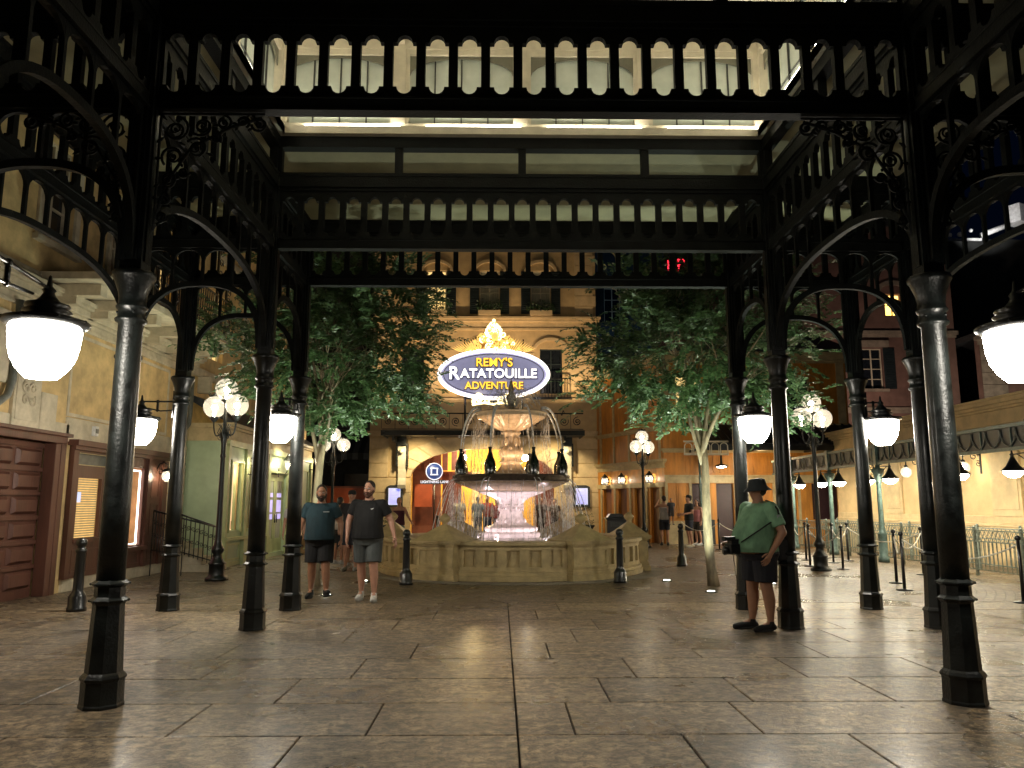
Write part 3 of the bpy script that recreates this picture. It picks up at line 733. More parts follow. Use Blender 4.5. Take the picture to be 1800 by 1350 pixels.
# ------------------------------------------------------------ bollards
def mk_bollard():
    r = thing('bollard', '', 'bollard', group='black ball topped bollards')
    b = MB(); b.lathe([(.13, 0), (.13, .05), (.12, .06), (.12, .20), (.10, .23), (.075, .27), (.07, .3), (.062, .80), (.075, .82), (.08, .84), (.06, .86), (.055, .88)], 16); b.build('post', M['black'], r)
    b = MB(); b.ball((0, 0, .945), .075, 16, 12); b.lathe([(.05, .87), (.06, .885), (.04, .9)], 14); b.build('ball_top', M['black'], r)
    return r
bs = [((-5.98, 11.3), 'black bollard standing by the brown cafe door behind the big left column'), ((-1.76, 14.8), 'black bollard beside the man in the black polo shirt, left front of the fountain'),
      ((2.31, 15.1), 'black bollard at the right front corner of the fountain'), ((4.43, 19.1), 'black bollard between the fountain and the slender right tree'),
      ((-7.3, 34.2), 'small far bollard near the red hoarding'), ((-2.6, 32.6), 'small far bollard in front of the arched entrance')]
b0 = mk_bollard()
for i, (xy, lb) in enumerate(bs):
    o = b0 if i == 0 else copy_tree(b0); o.location = (*xy, 0); o['label'] = lb
# ------------------------------------------------------------ globe street lamps
def mk_globe():
    r = thing('street_lamp', '', 'street lamp', group='cast iron street lamps with three glass globes')
    b = MB(); b.lathe([(.22, 0), (.22, .05), (.17, .07), (.15, .12), (.15, .3), (.17, .32), (.14, .35), (.10, .42), (.08, .5), (.12, .56), (.12, .62), (.08, .68), (.06, .8), (.055, 1.2), (.045, 2.4), (.06, 2.45), (.045, 2.5), (.05, 2.7), (.08, 2.85), (.06, 2.95), (.035, 3.05), (.035, 3.5), (.06, 3.56)], 14, flute=.05, nf=7)
    b.build('pole', M['iron'], r)
    for k in range(2):
        a_ = MB(); s = (-1, 1)[k]; pts = []
        for i in range(13):
            t = i/12; pts.append((s*(.05+.27*math.sin(t*PI/2)), 0, 2.95-.18*math.sin(t*PI)+.22*t))
        a_.tube(pts, .016, 6); a_.tube([(s*p[0]*.9+s*.1, 0, p[2]*.8+2.84) for p in spiral((0, 0), .09, 1.3, 0, s, 16)], .009, 5)
        a_.lathe([(.02, 3.15), (.06, 3.19), (.09, 3.24), (.1, 3.26)], 12, (s*.32, 0, 0)); a_.build('arm', M['greymetal'], r)
    a_ = MB()
    for k in range(6):
        a = k*PI/3; a_.tube([(.05*math.cos(a), .05*math.sin(a), 2.8), (.13*math.cos(a), .13*math.sin(a), 2.92), (.08*math.cos(a), .08*math.sin(a), 3.04), (.12*math.cos(a), .12*math.sin(a), 3.1)], .01, 5)
    a_.lathe([(.03, 3.5), (.09, 3.56), (.1, 3.6)], 12); a_.build('crown_scrolls', M['greymetal'], r)
    g0 = None
    for (x, z) in ((-.32, 3.47), (.32, 3.47), (0, 3.82)):
        if g0 is None:
            g = MB(); g.ball((0, 0, 0), .225, 20, 16); g0 = g.build('globe', M['globe'], r); g = MB(); g.ball((0, 0, -.01), .06, 12, 8); g.lathe([(.02, -.2), (.02, -.06)], 8); g.build('bulb', M['bulb_s'], g0)
            c = MB(); c.lathe([(.1, .2), (.12, .225), (.06, .25), (.02, .29), (.001, .3)], 12)
            for q in range(8):
                a = q*PI/4; c.tube([(.1*math.cos(a), .1*math.sin(a), .21), (.13*math.cos(a), .13*math.sin(a), .27)], .01, 4)
            c.build('cap', M['greymetal'], g0); o = g0
        else: o = copy_tree(g0, r)
        o.location = (x, 0, z)
    return r
gs = [((-5.62, 15.7), -.5, 'three globe street lamp at the stair beside the green shop, tree leaves over its arms'), ((7.26, 17.7), .4, 'three globe street lamp in the chained queue area right of the leaning man'),
      ((5.0, 27.0), .7, 'smaller three globe street lamp before the orange ticket building'), ((-5.65, 26.2), .2, 'smaller three globe street lamp behind the walking men by the left tree')]
g0 = mk_globe()
for i, (xy, rz, lb) in enumerate(gs):
    o = g0 if i == 0 else copy_tree(g0); o.location = (*xy, 0); o.rotation_euler = (0, 0, rz); o['label'] = lb
    if i == 0: o.scale = (1, 1, 1)
# ------------------------------------------------------------ trees
def tree(name, label, loc, seed, lean, blobs, stems, fork, ntw, lf=.10, leaf='leaf', rad=.088):
    rr = random.Random(seed); r = thing(name, label, 'tree', loc, group=None)
    tb = MB()
    p = []; top = Vector((lean[0], lean[1], fork))
    for i in range(9):
        t = i/8; p.append((lean[0]*t+.025*math.sin(5*t+seed), lean[1]*t+.02*math.cos(4*t), fork*t))
    tb.tube(p, [rad*(1.35-.3*t/8 if t < 1 else 1.05-.28*t/8) for t in range(9)], 12)
    ends = []
    def limb(a, d, l, r0, dep):
        n = 6; pts = [a]; dd = d.normalized()
        for i in range(n):
            dd = (dd+Vector((rr.uniform(-.14, .14), rr.uniform(-.14, .14), rr.uniform(-.02, .14)))).normalized(); pts.append(pts[-1]+dd*(l/n))
        tb.tube(pts, [r0*(1-.6*i/n) for i in range(n+1)], 7 if dep < 2 else 5)
        ends.append(pts[-1]); ends.append(pts[3])
        if dep < 3:
            for k in range(3 if dep < 2 else 2):
                q = pts[rr.choice([3, 4, 5, 6])]; nd = (dd+Vector((rr.uniform(-.9, .9), rr.uniform(-.9, .9), rr.uniform(-.35, .5)))).normalized()
                limb(q, nd, l*rr.uniform(.55, .75), r0*.45, dep+1)
    for k in range(stems):
        a = 2*PI*k/stems+rr.uniform(-.4, .4); sp_ = rr.uniform(.12, .5) if k else .05
        limb(top-Vector((0, 0, rr.uniform(0, .5))), Vector((math.cos(a)*sp_, math.sin(a)*sp_, 1)), rr.uniform(1.5, 2.1), rad*.55, 0)
    tb.build('trunk', M['bark'], r, fix=False)
    # leafy sprays
    V = []; Fc = []
    def inside(q):
        return any(((q[0]-b[0])/b[3])**2+((q[1]-b[1])/b[4])**2+((q[2]-b[2])/b[5])**2 < 1 for b in blobs)
    sprays = 0; wts = [b[3]*b[4]*b[5] for b in blobs]
    while sprays < ntw:
        b = rr.choices(blobs, wts)[0]
        u = Vector((rr.gauss(0, 1), rr.gauss(0, 1), rr.gauss(0, 1))).normalized()*(rr.random()**.42)
        base = Vector((b[0]+u.x*b[3], b[1]+u.y*b[4], b[2]+u.z*b[5]))
        # gaps: drop sprays in noise holes
        if math.sin(base.x*2.7+seed)*math.sin(base.y*2.3+1)*math.sin(base.z*2.9+2) > .24: continue
        if (base.x+loc[0] < -4.9 and 3.0 < base.z < 4.15) or (base.x+loc[0] > 5.9 and base.z < 4.3): continue
        sprays += 1
        c = Vector((b[0], b[1], b[2]-.4)); d = (base-c).normalized(); d = (d+Vector((rr.uniform(-.6, .6), rr.uniform(-.6, .6), rr.uniform(-.5, .35)))).normalized()
        L_ = rr.uniform(.28, .55); nl = rr.randint(9, 14); pos = base.copy(); side = d.cross(Vector((0, 0, 1)))
        if side.length < .1: side = Vector((1, 0, 0))
        side.normalize()
        for i in range(nl):
            d = (d+Vector((0, 0, -.055))).normalized(); pos = pos+d*(L_/nl)
            for s in (-1, 1):
                ld = (side*s*.9+d*.55+Vector((rr.uniform(-.3, .3), rr.uniform(-.3, .3), rr.uniform(-.35, .25)))).normalized()
                ll = lf*rr.uniform(.7, 1.2); w_ = ll*.27; nrm = ld.cross(d)
                if nrm.length < .05: nrm = Vector((0, 0, 1))
                nrm.normalize(); wv = ld.cross(nrm).normalized()*w_; o = len(V)
                V.extend([pos, pos+ld*ll*.5+wv+nrm*.008, pos+ld*ll, pos+ld*ll*.5-wv+nrm*.008]); Fc.append((o, o+1, o+2, o+3))
    me = bpy.data.meshes.new('crown'); me.from_pydata([tuple(v) for v in V], [], Fc); me.materials.append(M[leaf]); me.update()
    o = bpy.data.objects.new('crown', me); COL.objects.link(o); o.parent = r
    return r
blR = [(-.1, 0, 4.6, 2.0, 1.8, 1.5), (-1.35, .1, 4.5, 1.25, 1.2, 1.0), (1.35, .1, 4.5, 1.25, 1.2, 1.05), (.2, 0, 5.9, 1.6, 1.4, 1.1), (-1.5, 0, 3.55, 1.15, 1.0, .45), (-.3, -.2, 3.2, 1.5, 1.1, .42), (1.3, 0, 3.35, 1.2, 1.1, .5), (-1.2, 0, 5.6, 1.0, 1.0, .7), (1.4, 0, 5.8, 1.0, 1.0, .7), (-2.35, 0, 4.45, .5, .5, .28), (-2.0, -.1, 3.6, .7, .5, .2)]
blL = [(.2, 0, 4.5, 1.9, 1.8, 1.5), (1.3, .1, 4.7, 1.15, 1.2, 1.1), (-1.3, .1, 4.5, 1.1, 1.2, .9), (0, 0, 5.9, 1.6, 1.4, 1.1), (1.3, 0, 3.45, .95, 1.0, .5), (.4, -.2, 3.15, 1.3, 1.1, .45), (-.9, 0, 3.9, 1.0, 1.0, .5), (-1.9, -.2, 4.15, .55, .6, .3), (-1.75, .8, 3.25, .5, .5, .35), (1.4, 0, 5.6, 1.0, 1.0, .7), (1.75, .1, 4.1, .75, .7, .8)]
tree('crape_myrtle_tree', 'smooth barked tree to the right of the fountain with a leaning pale trunk', (3.94, 14.5, 0), 3, (-.12, 0), blR, 6, 2.6, 1750)
tree('crape_myrtle_tree', 'leafy tree left of the fountain, trunk behind the walking men', (-3.42, 14.5, 0), 8, (.06, 0), blL, 6, 2.6, 1750)
# ------------------------------------------------------------ ground lights
ug = None
for i, (xy, lb) in enumerate([((3.62, 13.5), 'glowing round ground light at the foot of the right tree'), ((3.27, 15.4), 'glowing ground light between the fountain bollard and the right tree'), ((5.11, 14.76), 'glowing ground light seen between the green shirted man and his column'), ((-2.86, 13.1), 'glowing ground light between the feet of the man in the teal shirt'), ((-2.64, 15.4), 'glowing ground light behind the legs of the man in grey shorts')]):
    if ug is None:
        r = thing('ground_light', '', 'ground light', group='round lights set in the paving'); b = MB(); b.lathe([(.105, 0), (.105, .012), (.085, .016)], 20); b.build('ring', M['greymetal'], r)
        b = MB(); b.lathe([(.084, .004), (.06, .02), (.001, .024)], 20); b.build('lens', M['uplight'], r); ug = r
    else: r = copy_tree(ug)
    r.location = (*xy, .001); r['label'] = lb
    tx = 3.9 if xy[0] > 0 else -3.4
    spot('tree_uplight', (xy[0], xy[1], .05), (tx+(xy[0]-tx)*.3, 14.5, 4.5), 230, (.88, 1, .80), 110, .9, .06)
# ------------------------------------------------------------ generic window
def frame_parts(parent, x, z0, w_, h_, y=.12, nx=2, nz=3, mf='cream', mg='darkglass', name='window', sash=.05, arch=0, bar=.02):
    """window (frame) with a pane sub-part in the local facade frame (outside = -y)"""
    f = MB(); x0, x1 = x-w_/2, x+w_/2; z1 = z0+h_
    f.box(x0, x0+sash, y-.03, y+.03, z0, z1); f.box(x1-sash, x1, y-.03, y+.03, z0, z1)
    f.box(x0+sash, x1-sash, y-.03, y+.03, z0, z0+sash); f.box(x0+sash, x1-sash, y-.03, y+.03, z1-sash, z1)
    for i in range(1, nx): c = x0+w_*i/nx; f.box(c-bar*(1.6 if nx == 2 else 1), c+bar*(1.6 if nx == 2 else 1), y-.022, y+.022, z0+sash, z1-sash)
    for i in range(1, nz): c = z0+h_*i/nz; f.box(x0+sash, x1-sash, y-.018, y+.018, c-bar, c+bar)
    o = f.build(name, M[mf], parent); g = MB(); g.box(x0+.01, x1-.01, y+.03, y+.04, z0+.01, z1-.01); g.build('pane', M[mg] if isinstance(mg, str) else mg, o); return o
def shutter_pair(parent, x, z0, w_, h_, sw=.4, m='shutter'):
    for s in (-1, 1):
        b = MB(); cx = x+s*(w_/2+sw/2); b.box(cx-sw/2, cx+sw/2, -.07, -.02, z0, z0+h_)
        for k in range(int(h_/.09)): zz = z0+.06+k*.09; b.add([(cx-sw/2+.05, -.071, zz), (cx+sw/2-.05, -.071, zz), (cx+sw/2-.05, -.095, zz-.035), (cx-sw/2+.05, -.095, zz-.035), (cx-sw/2+.05, -.071, zz-.04), (cx+sw/2-.05, -.071, zz-.04)], [(0, 1, 2, 3), (3, 2, 5, 4)])
        b.build('shutter', M[m], parent, fix=False)
def cornice(mb, x0, x1, z, hs, y=0):
    """stack of projecting bands: hs list of (height, projection)"""
    zz = z
    for (hh_, pr) in hs: mb.box(x0-pr, x1+pr, y-pr, y+.02, zz, zz+hh_); zz += hh_
def quoins(mb, x0, x1, z0, z1, hq=.45, pr=.04, alt=.12):
    z = z0; k = 0
    while z < z1-.1:
        a = 0 if k % 2 else alt
        mb.box(x0, x1-a if x1 > x0 else x1, -pr, .02, z+.012, min(z+hq-.012, z1)); z += hq; k += 1
# ------------------------------------------------------------ main facade (ride entrance)
FXc = -.72
fa = thing('entrance_building', 'ochre plastered building behind the fountain with arched entrance and shuttered windows', 'building', (FXc, 34, 0))
W0, W1 = -5.05, 5.05
# arch opening
acx, aw, asp, atop = -.05, 3.16, 2.63, 3.9
mb = MB()
wins_up = [-2.2, .22, 2.55]
holes = [(x-.45, x+.45, 10.0, 12.05) for x in wins_up]+[(x-.5, x+.5, 6.35, 8.4) for x in (-3.2, -.0, 3.0)]
wall_holes(mb, W0, W1, 4.9, 15.5, 0, .35, holes)
mb.box(W0, acx-aw, 0, .35, 0, 4.9); mb.box(acx+aw, W1, 0, .35, 0, 4.9)
N_ = 24
pts = [(acx+aw*math.cos(PI-PI*i/N_), asp+(atop-asp)*math.sin(PI*i/N_)) for i in range(N_+1)]
for (a, b) in zip(pts, pts[1:]): mb.prism([a, b, (b[0], 4.9), (a[0], 4.9)], 'Y', 0, .35)
mb.build('wall', M['facade'], fa)
# voussoirs and block joints
mb = MB()
for i in range(12):
    t = PI*(i+.5)/12; a0, a1 = PI*i/12+.012, PI*(i+1)/12-.012
    if True:
        p = [(acx-aw*1.0*math.cos(a0), asp+(atop-asp)*math.sin(a0)), (acx-aw*math.cos(a1), asp+(atop-asp)*math.sin(a1)),
             (acx-(aw+.95)*math.cos(a1), asp+(atop-asp+.62)*math.sin(a1)), (acx-(aw+.95)*math.cos(a0), asp+(atop-asp+.62)*math.sin(a0))]
        p = [(q[0], min(q[1], 4.35)) for q in p]
        mb.prism(p, 'Y', -.035, .01)
for s in (-1, 1):
    xa, xb = (W0, acx-aw-.0) if s < 0 else (acx+aw, W1)
    z = .05
    while z < 2.6:
        mb.box(xa+.012, xb-.012, -.035, .01, z+.012, z+.64-.012); z += .64
    zz = 2.63
    while zz < 4.3:
        if s < 0: mb.box(W0+.012, acx-aw-1.0, -.033, .01, zz+.012, min(zz+.6, 4.35))
        else: mb.box(acx+aw+1.0, W1-.012, -.033, .01, zz+.012, min(zz+.6, 4.35))
        zz += .62
mb.build('stone_blocks', M['facade_trim'], fa, bevel=.01)
mb = MB(); cornice(mb, W0, W1, 9.25, [(.1, .06), (.28, .03), (.12, .14), (.1, .2)]); cornice(mb, W0, W1, 5.95, [(.08, .08), (.1, .16)])
cornice(mb, W0, W1, 4.45, [(.1, .05), (.12, .1)]); cornice(mb, W0, W1, 13.4, [(.15, .06), (.3, .12), (.15, .25)])
for x in (W0+.0, W1-.95): quoins(mb, x, x+.95, 6.2, 9.2, .48); quoins(mb, x, x+.95, 9.9, 13.3, .48)
for x in (-4.1, -1.6, 1.5, 3.5):
    pass
for x in wins_up:   # arched hood mouldings
    for i in range(10):
        a0, a1 = PI*i/10, PI*(i+1)/10
        mb.prism([(x-.62*math.cos(a0), 12.0+.42*math.sin(a0)), (x-.62*math.cos(a1), 12.0+.42*math.sin(a1)), (x-.75*math.cos(a1), 12.0+.56*math.sin(a1)), (x-.75*math.cos(a0), 12.0+.56*math.sin(a0))], 'Y', -.09, .01)
for x in (-3.2, 0, 3.0):
    for i in range(10):
        a0, a1 = PI*i/10, PI*(i+1)/10
        mb.prism([(x-.66*math.cos(a0), 8.35+.42*math.sin(a0)), (x-.66*math.cos(a1), 8.35+.42*math.sin(a1)), (x-.8*math.cos(a1), 8.35+.56*math.sin(a1)), (x-.8*math.cos(a0), 8.35+.56*math.sin(a0))], 'Y', -.08, .01)
    for s in (-1, 1): mb.box(x+s*.95-.2, x+s*.95+.2, -.03, .01, 6.5, 8.2)
mb.build('stone_trim', M['facade_trim'], fa)
for i, x in enumerate(wins_up):
    w_ = frame_parts(fa, x, 10.0, .9, 2.05, .14, 2, 4, 'cream', 'litwarm' if i == 0 else 'curtain'); shutter_pair(fa, x, 10.0, .95, 2.0, .42)
    if i == 0: w_['label'] = 'lit window with yellow curtains'
    # flower box
    b = MB(); b.box(x-.5, x+.5, -.28, -.06, 9.9, 10.12); fb = b.build('flower_box', M['facade_trim'], fa)
    V = MB(); r_ = random.Random(i)
    for k in range(220):
        a = Vector((x+r_.uniform(-.6, .6), -.2+r_.uniform(-.16, .1), 10.12+abs(r_.gauss(.12, .16)))); d = Vector((r_.uniform(-1, 1), r_.uniform(-1, 1), r_.uniform(-1, 1)))*.06; e = d.cross(Vector((r_.uniform(-1, 1), .4, 1))).normalized()*.03
        V.add([a, a+d+e, a+d*2, a+d-e], [(0, 1, 2, 3)])
    V.build('flowers', M['leafdark'], fb, fix=False)
for x in (-3.2, 0, 3.0):
    frame_parts(fa, x, 6.35, 1.0, 2.05, .14, 2, 3, 'shutter', 'darkglass'); 
    b = MB()
    for k in range(13): xx = x-.85+1.7*k/12; b.box(xx-.012, xx+.012, -.3, -.27, 6.15, 7.0)
    b.box(x-.88, x+.88, -.31, -.26, 6.98, 7.02); b.box(x-.88, x+.88, -.31, -.26, 6.12, 6.16); b.box(x-.9, x+.9, -.34, 0, 6.06, 6.12)
    b.build('window_railing', M['black'], fa)
# roof
mb = MB(); mb.box(W0-.3, W1+.3, -.3, 8, 15.5, 15.8); mb.box(W0, W0+.3, .35, 8, 0, 15.5); mb.box(W1-.3, W1, .35, 8, 0, 15.5); mb.box(W0, W1, 7.7, 8, 0, 15.5); mb.build('roof_and_side_walls', M['darkwall'], fa)
# lobby
mb = MB(); mb.box(W0+.3, W1-.3, 5.6, 5.7, 0, 5); mb.box(W0+.3, W1-.3, .36, 5.6, 4.6, 4.7); mb.build('lobby_wall', M['litgold'], fa)
mb = MB(); mb.box(-3.3, -2.0, 1.6, 1.75, 0, 4.4); mb.box(2.3, 3.3, 1.4, 1.6, 0, 4.4); mb.box(-3.3, -.6, 2.6, 2.75, 2.45, 3.0); mb.box(-2.0, -1.1, 2.6, 2.75, 0, 2.45)
for k in range(6): mb.box(-3.2+k*.42, -2.95+k*.42, 1.54, 1.6, 3.0, 4.3)
mb.build('lobby_panelling', M['lobbyred'], fa)
mb = MB(); mb.box(-3.12, -2.35, .9, .98, 1.35, 2.35); mb.build('red_panel', M['redpanel'], fa)
for k in range(3): mb = MB(); mb.box(-1.9+k*1.2, -1.5+k*1.2, 5.5, 5.62, 0, 3.1); mb.build('lobby_pilaster', M['cream'], fa)
text('RATATOUILLE', .27, M['burgundy'], fa, (-1.15, 2.56, 2.85), 'wall_lettering', sx=1)
for (x, z) in ((-.95, 3.55), (1.85, 3.55)):
    t = thing('pendant_lamp', 'glowing pendant lamp in the arched entrance, %s bottle jets' % ('left, above the' if x < 0 else 'right of the fountain stem between the'), 'lamp', (FXc+x, 34.9, z), group='pendant lamps in the entrance')
    b = MB(); b.ball((0, 0, 0), .15, 14, 10); b.build('globe', M['lampglass'], t); b = MB(); b.tube([(0, 0, .14), (0, 0, 1.0)], .012, 5); b.lathe([(.08, .12), (.04, .2), (.001, .22)], 10); b.build('stem', M['black'], t)
point('lobby_light', (FXc-.5, 37, 3.6), 260, (1, .72, .3), .3); point('lobby_light', (FXc+2, 36, 3.6), 120, (1, .75, .4), .3)
# marquee canopy with railing
cn = thing('entrance_canopy', 'dark iron and glass canopy with scrollwork rail above the arched entrance', 'canopy', (FXc, 34, 0))
mb = MB(); mb.box(-4.2, 4.2, -2.0, -.36, 4.36, 4.44); mb.box(-4.25, 4.25, -2.06, -1.98, 4.3, 4.52)
for k in range(9): x = -4.2+8.4*k/8; mb.box(x-.03, x+.03, -2.0, -.36, 4.3, 4.37)
mb.build('canopy_roof', M['iron'], cn)
mb = MB(); mb.box(-4.2, 4.2, -2.04, -2.0, 5.2, 5.25); mb.box(-4.2, 4.2, -2.04, -2.0, 4.55, 4.58)
for k in range(15):
    cx = -3.95+7.9*k/14
    for (q, a) in ((.2, 0), (.13, PI)): mb.tube([(p[0], -2.02, p[2]) for p in spiral((cx, 4.89), q, 1.5, a+k, (-1)**k, 16)], .016, 4)
    mb.box(cx-.29, cx-.27, -2.03, -2.01, 4.58, 5.2)
for s in (-1, 1): mb.tube([(s*(3.4-.02*i), -2.02, 5.25+.12*math.sin(i*.9)) for i in range(8)], .02, 5)
mb.build('scroll_rail', M['iron'], cn)
for s in (-1, 1):
    b = MB(); x = s*3.62+.05
    b.box(x-.2, x+.2, -.5, 0, 4.0, 4.36); b.box(x-.26, x-.18, -1.7, 0, 4.1, 4.3); b.box(x+.18, x+.26, -.34, 0, 3.1, 4.1); b.box(x-.26, x-.18, -.34, 0, 3.1, 4.1)
    b.build('iron_bracket', M['iron'], cn)
    b = MB(); pf = [(-.02, 2.1), (-.22, 2.15), (-.28, 2.3), (-.2, 2.6), (-.22, 3.0), (-.34, 3.4), (-.42, 3.7), (-.36, 3.98), (-.02, 4.0)]
    b.prism([(q[0], q[1]) for q in pf], 'X', x-.17, x+.17); b.lathe([(.1, 0), (.1, .1)], 12, mt=Matrix.Translation((x, -.44, 3.75)) @ Matrix.Rotation(PI/2, 4, 'X')); b.build('stone_console', M['cream'], cn)
# ------------------------------------------------------------ oval sign
sg = thing('illuminated_sign', 'oval lit ride sign with gilded crest reading REMY\'S RATATOUILLE ADVENTURE', 'sign', (-.28, 32.0, 6.88))
a_, b_2 = 2.36, 1.08
def ell(a, b, n=64): return [(a*math.cos(2*PI*i/n), b*math.sin(2*PI*i/n)) for i in range(n)]
mb = MB(); mb.prism(ell(a_-.08, b_2-.06), 'Y', -.02, .25); mb.build('sign_face', M['signface'], sg)
mb = MB(); mb.tube([(x, -.09, z) for x, z in ell(a_-.06, b_2-.055)]+[(a_-.06, -.09, 0)], .075, 8, caps=False); mb.build('light_tube', M['neon'], sg)
mb = MB(); mb.tube([(x, -.03, z) for x, z in ell(a_-.24, b_2-.2)]+[(a_-.24, -.03, 0)], .018, 6, caps=False); mb.build('inner_line', M['black'], sg)
text("REMY'S", .50, M['goldletter'], sg, (.02, -.07, .50), 'amber_lettering', ext=.03, bold=.008)
edge = mat('sign_letter_edge', (.05, .045, .16), .5)
text('ATATOUILLE', .54, edge, sg, (.21, -.04, .0), 'letter_edging', ext=.02, bold=.045, sx=1.03); text('R', .76, edge, sg, (-1.68, -.04, .01), 'letter_edging', ext=.02, bold=.045)
text("REMY'S", .50, edge, sg, (.02, -.04, .48), 'letter_edging', ext=.02, bold=.035); text('ADVENTURE', .43, edge, sg, (.02, -.04, -.51), 'letter_edging', ext=.02, bold=.032)
text('ATATOUILLE', .54, M['whiteletter'], sg, (.21, -.07, .02), 'white_lettering', ext=.03, bold=.012, sx=1.03); text('R', .76, M['whiteletter'], sg, (-1.68, -.07, .03), 'white_lettering', ext=.03, bold=.012)
text('ADVENTURE', .43, M['goldletter'], sg, (.02, -.07, -.49), 'amber_lettering', ext=.03, bold=.008)
# crest of leaves and scrolls (character left out)
mb = MB(); ml = MB(); rr = random.Random(21)
for i in range(110):
    t = rr.random()**1.2; x = rr.uniform(-1, 1)*(1-t)*1.25; z = .98+t*1.2
    q = spiral((x, z), rr.uniform(.06, .15), 1.2, rr.uniform(0, 6), rr.choice((-1, 1)), 12); (ml if i % 3 == 0 else mb).tube([(p[0], -.12+rr.uniform(-.05, .05), p[2]) for p in q], [.035-.02*k/12 for k in range(13)], 5)
for s in (-1, 1):
    for k in range(12):
        x0 = s*(.55+k*.075); z0 = 1.08-.012*k; ln = .58-.012*k; a = R(72-4.4*k)
        p = [(x0, -.1, z0), (x0+s*ln*.5*math.cos(a), -.14, z0+ln*.5*math.sin(a)), (x0+s*ln*math.cos(a), -.12, z0+ln*math.sin(a))]; mb.tube(p, [.02, .05, .004], 5, sq=.5)
bk_ = MB(); bk_.prism([(-1.1, .9), (1.1, .9), (.6, 1.45), (.22, 2.05), (0, 2.2), (-.22, 2.05), (-.6, 1.45)], 'Y', .0, .12); bk_.build('crest_back', M['crestback'], sg)
for k in range(9):
    a = PI*k/8; ml.ball((.30*math.cos(a), -.12, 1.75+.38*math.sin(a)), .085, 8, 6)
ml.ball((0, -.1, 2.32), .07, 8, 6)
for s in (-1, 1):
    for (q, x, z) in ((.2, .62, -1.03), (.14, .3, -1.12), (.1, .85, -1.15)):
        ml.tube([(s*p[0], -.13, p[2]) for p in spiral((x, z), q, 1.3, 1, 1, 16)], [.05-.03*k/16 for k in range(17)], 6)
ml.tube([(-.9, -.12, -1.3), (-.4, -.14, -1.22), (0, -.14, -1.28), (.4, -.14, -1.22), (.9, -.12, -1.3)], .05, 6)
mb.ball((.04, -.12, 1.62), .17, 10, 8, ez=1.1)
mb.build('gilded_crest', M['gold'], sg); ml.build('lit_scrolls', M['goldlight'], sg)
mb = MB()
for x in (-1.2, 0, 1.2): mb.tube([(x, .15, -.9 if x == 0 else -.7), (x, .15, -2.4)], .05, 6)
for x in (-1.2, 1.2): mb.tube([(x, .15, .8), (x*1.05, .15, 1.55)], .03, 5)
mb.build('sign_posts', M['iron'], sg)
# ------------------------------------------------------------ blue round sign
ll = thing('queue_sign', 'round blue sign with a white ticket frame symbol and the words LIGHTNING LANE', 'sign', (-2.83, 33.3, 0))
mb = MB(); mb.lathe([(.36, -.04), (.36, .02)], 32, mt=Matrix.Translation((0, 0, 2.86)) @ Matrix.Rotation(PI/2, 4, 'X')); mb.build('sign_disc', M['blueface'], ll)
mb = MB(); mb.tube([(.35*math.cos(2*PI*i/32), -.03, 2.86+.35*math.sin(2*PI*i/32)) for i in range(33)], .022, 6, caps=False)
for (a, b, c, d) in ((-.17, .17, .11, .16), (-.17, .17, -.16, -.11), (-.15, -.10, -.11, .11), (.10, .15, -.11, .11)): mb.box(a, b, -.07, -.03, 2.86+c, 2.86+d)
mb.build('white_symbol', M['screenwhite'], ll); text('LIGHTNING LANE', .15, M['screenwhite'], ll, (.02, -.04, 2.41), 'lettering', ext=.012, bold=.004)
mb = MB(); mb.tube([(0, .06, 0), (0, .06, 2.5)], .03, 8); mb.lathe([(.22, 0), (.22, .03), (.05, .06)], 16, (0, .06, 0)); mb.box(-.48, .48, .0, .03, 2.32, 2.5); mb.build('sign_post', M['black'], ll)
# poster screens
for (x, lb) in ((-4.6, 'lit blue notice screen left of the arch, behind the woman in the maroon top'), (3.57, 'lit blue notice screen on the wall right of the arch, above the planter')):
    t = thing('notice_screen', lb, 'screen', (x, 33.93, 1.42), group='lit blue notice screens')
    mb = MB(); mb.box(-.36, .36, -.06, .03, -.06, .80); mb.prism([(-.36, .80), (.36, .80), (.2, .87), (-.2, .87)], 'Y', -.06, .03); mb.build('frame', M['black'], t, bevel=.01)
    mb = MB(); mb.box(-.26, .26, -.07, -.05, .02, .74); mb.build('display', M['screen'], t)
    mb = MB()
    for (a, b, c, d) in ((-.26, .26, .71, .74), (-.26, .26, .02, .05), (-.26, -.225, .05, .71), (.225, .26, .05, .71)): mb.box(a, b, -.078, -.068, c, d)
    mb.prism([(-.13, .63), (.13, .63), (.05, .68), (-.05, .68)], 'Y', -.078, -.068)
    for (z, w_, h_) in ((.56, .15, .03), (.50, .13, .02), (.46, .09, .012), (.35, .15, .022), (.29, .13, .022), (.23, .10, .014), (.13, .15, .014)):
        k = -w_
        while k < w_-.01: q = min(.045, w_-k); mb.box(k, k+q*.82, -.078, -.068, z, z+h_); k += .045
    mb.build('screen_text', M['screenwhite'], t)
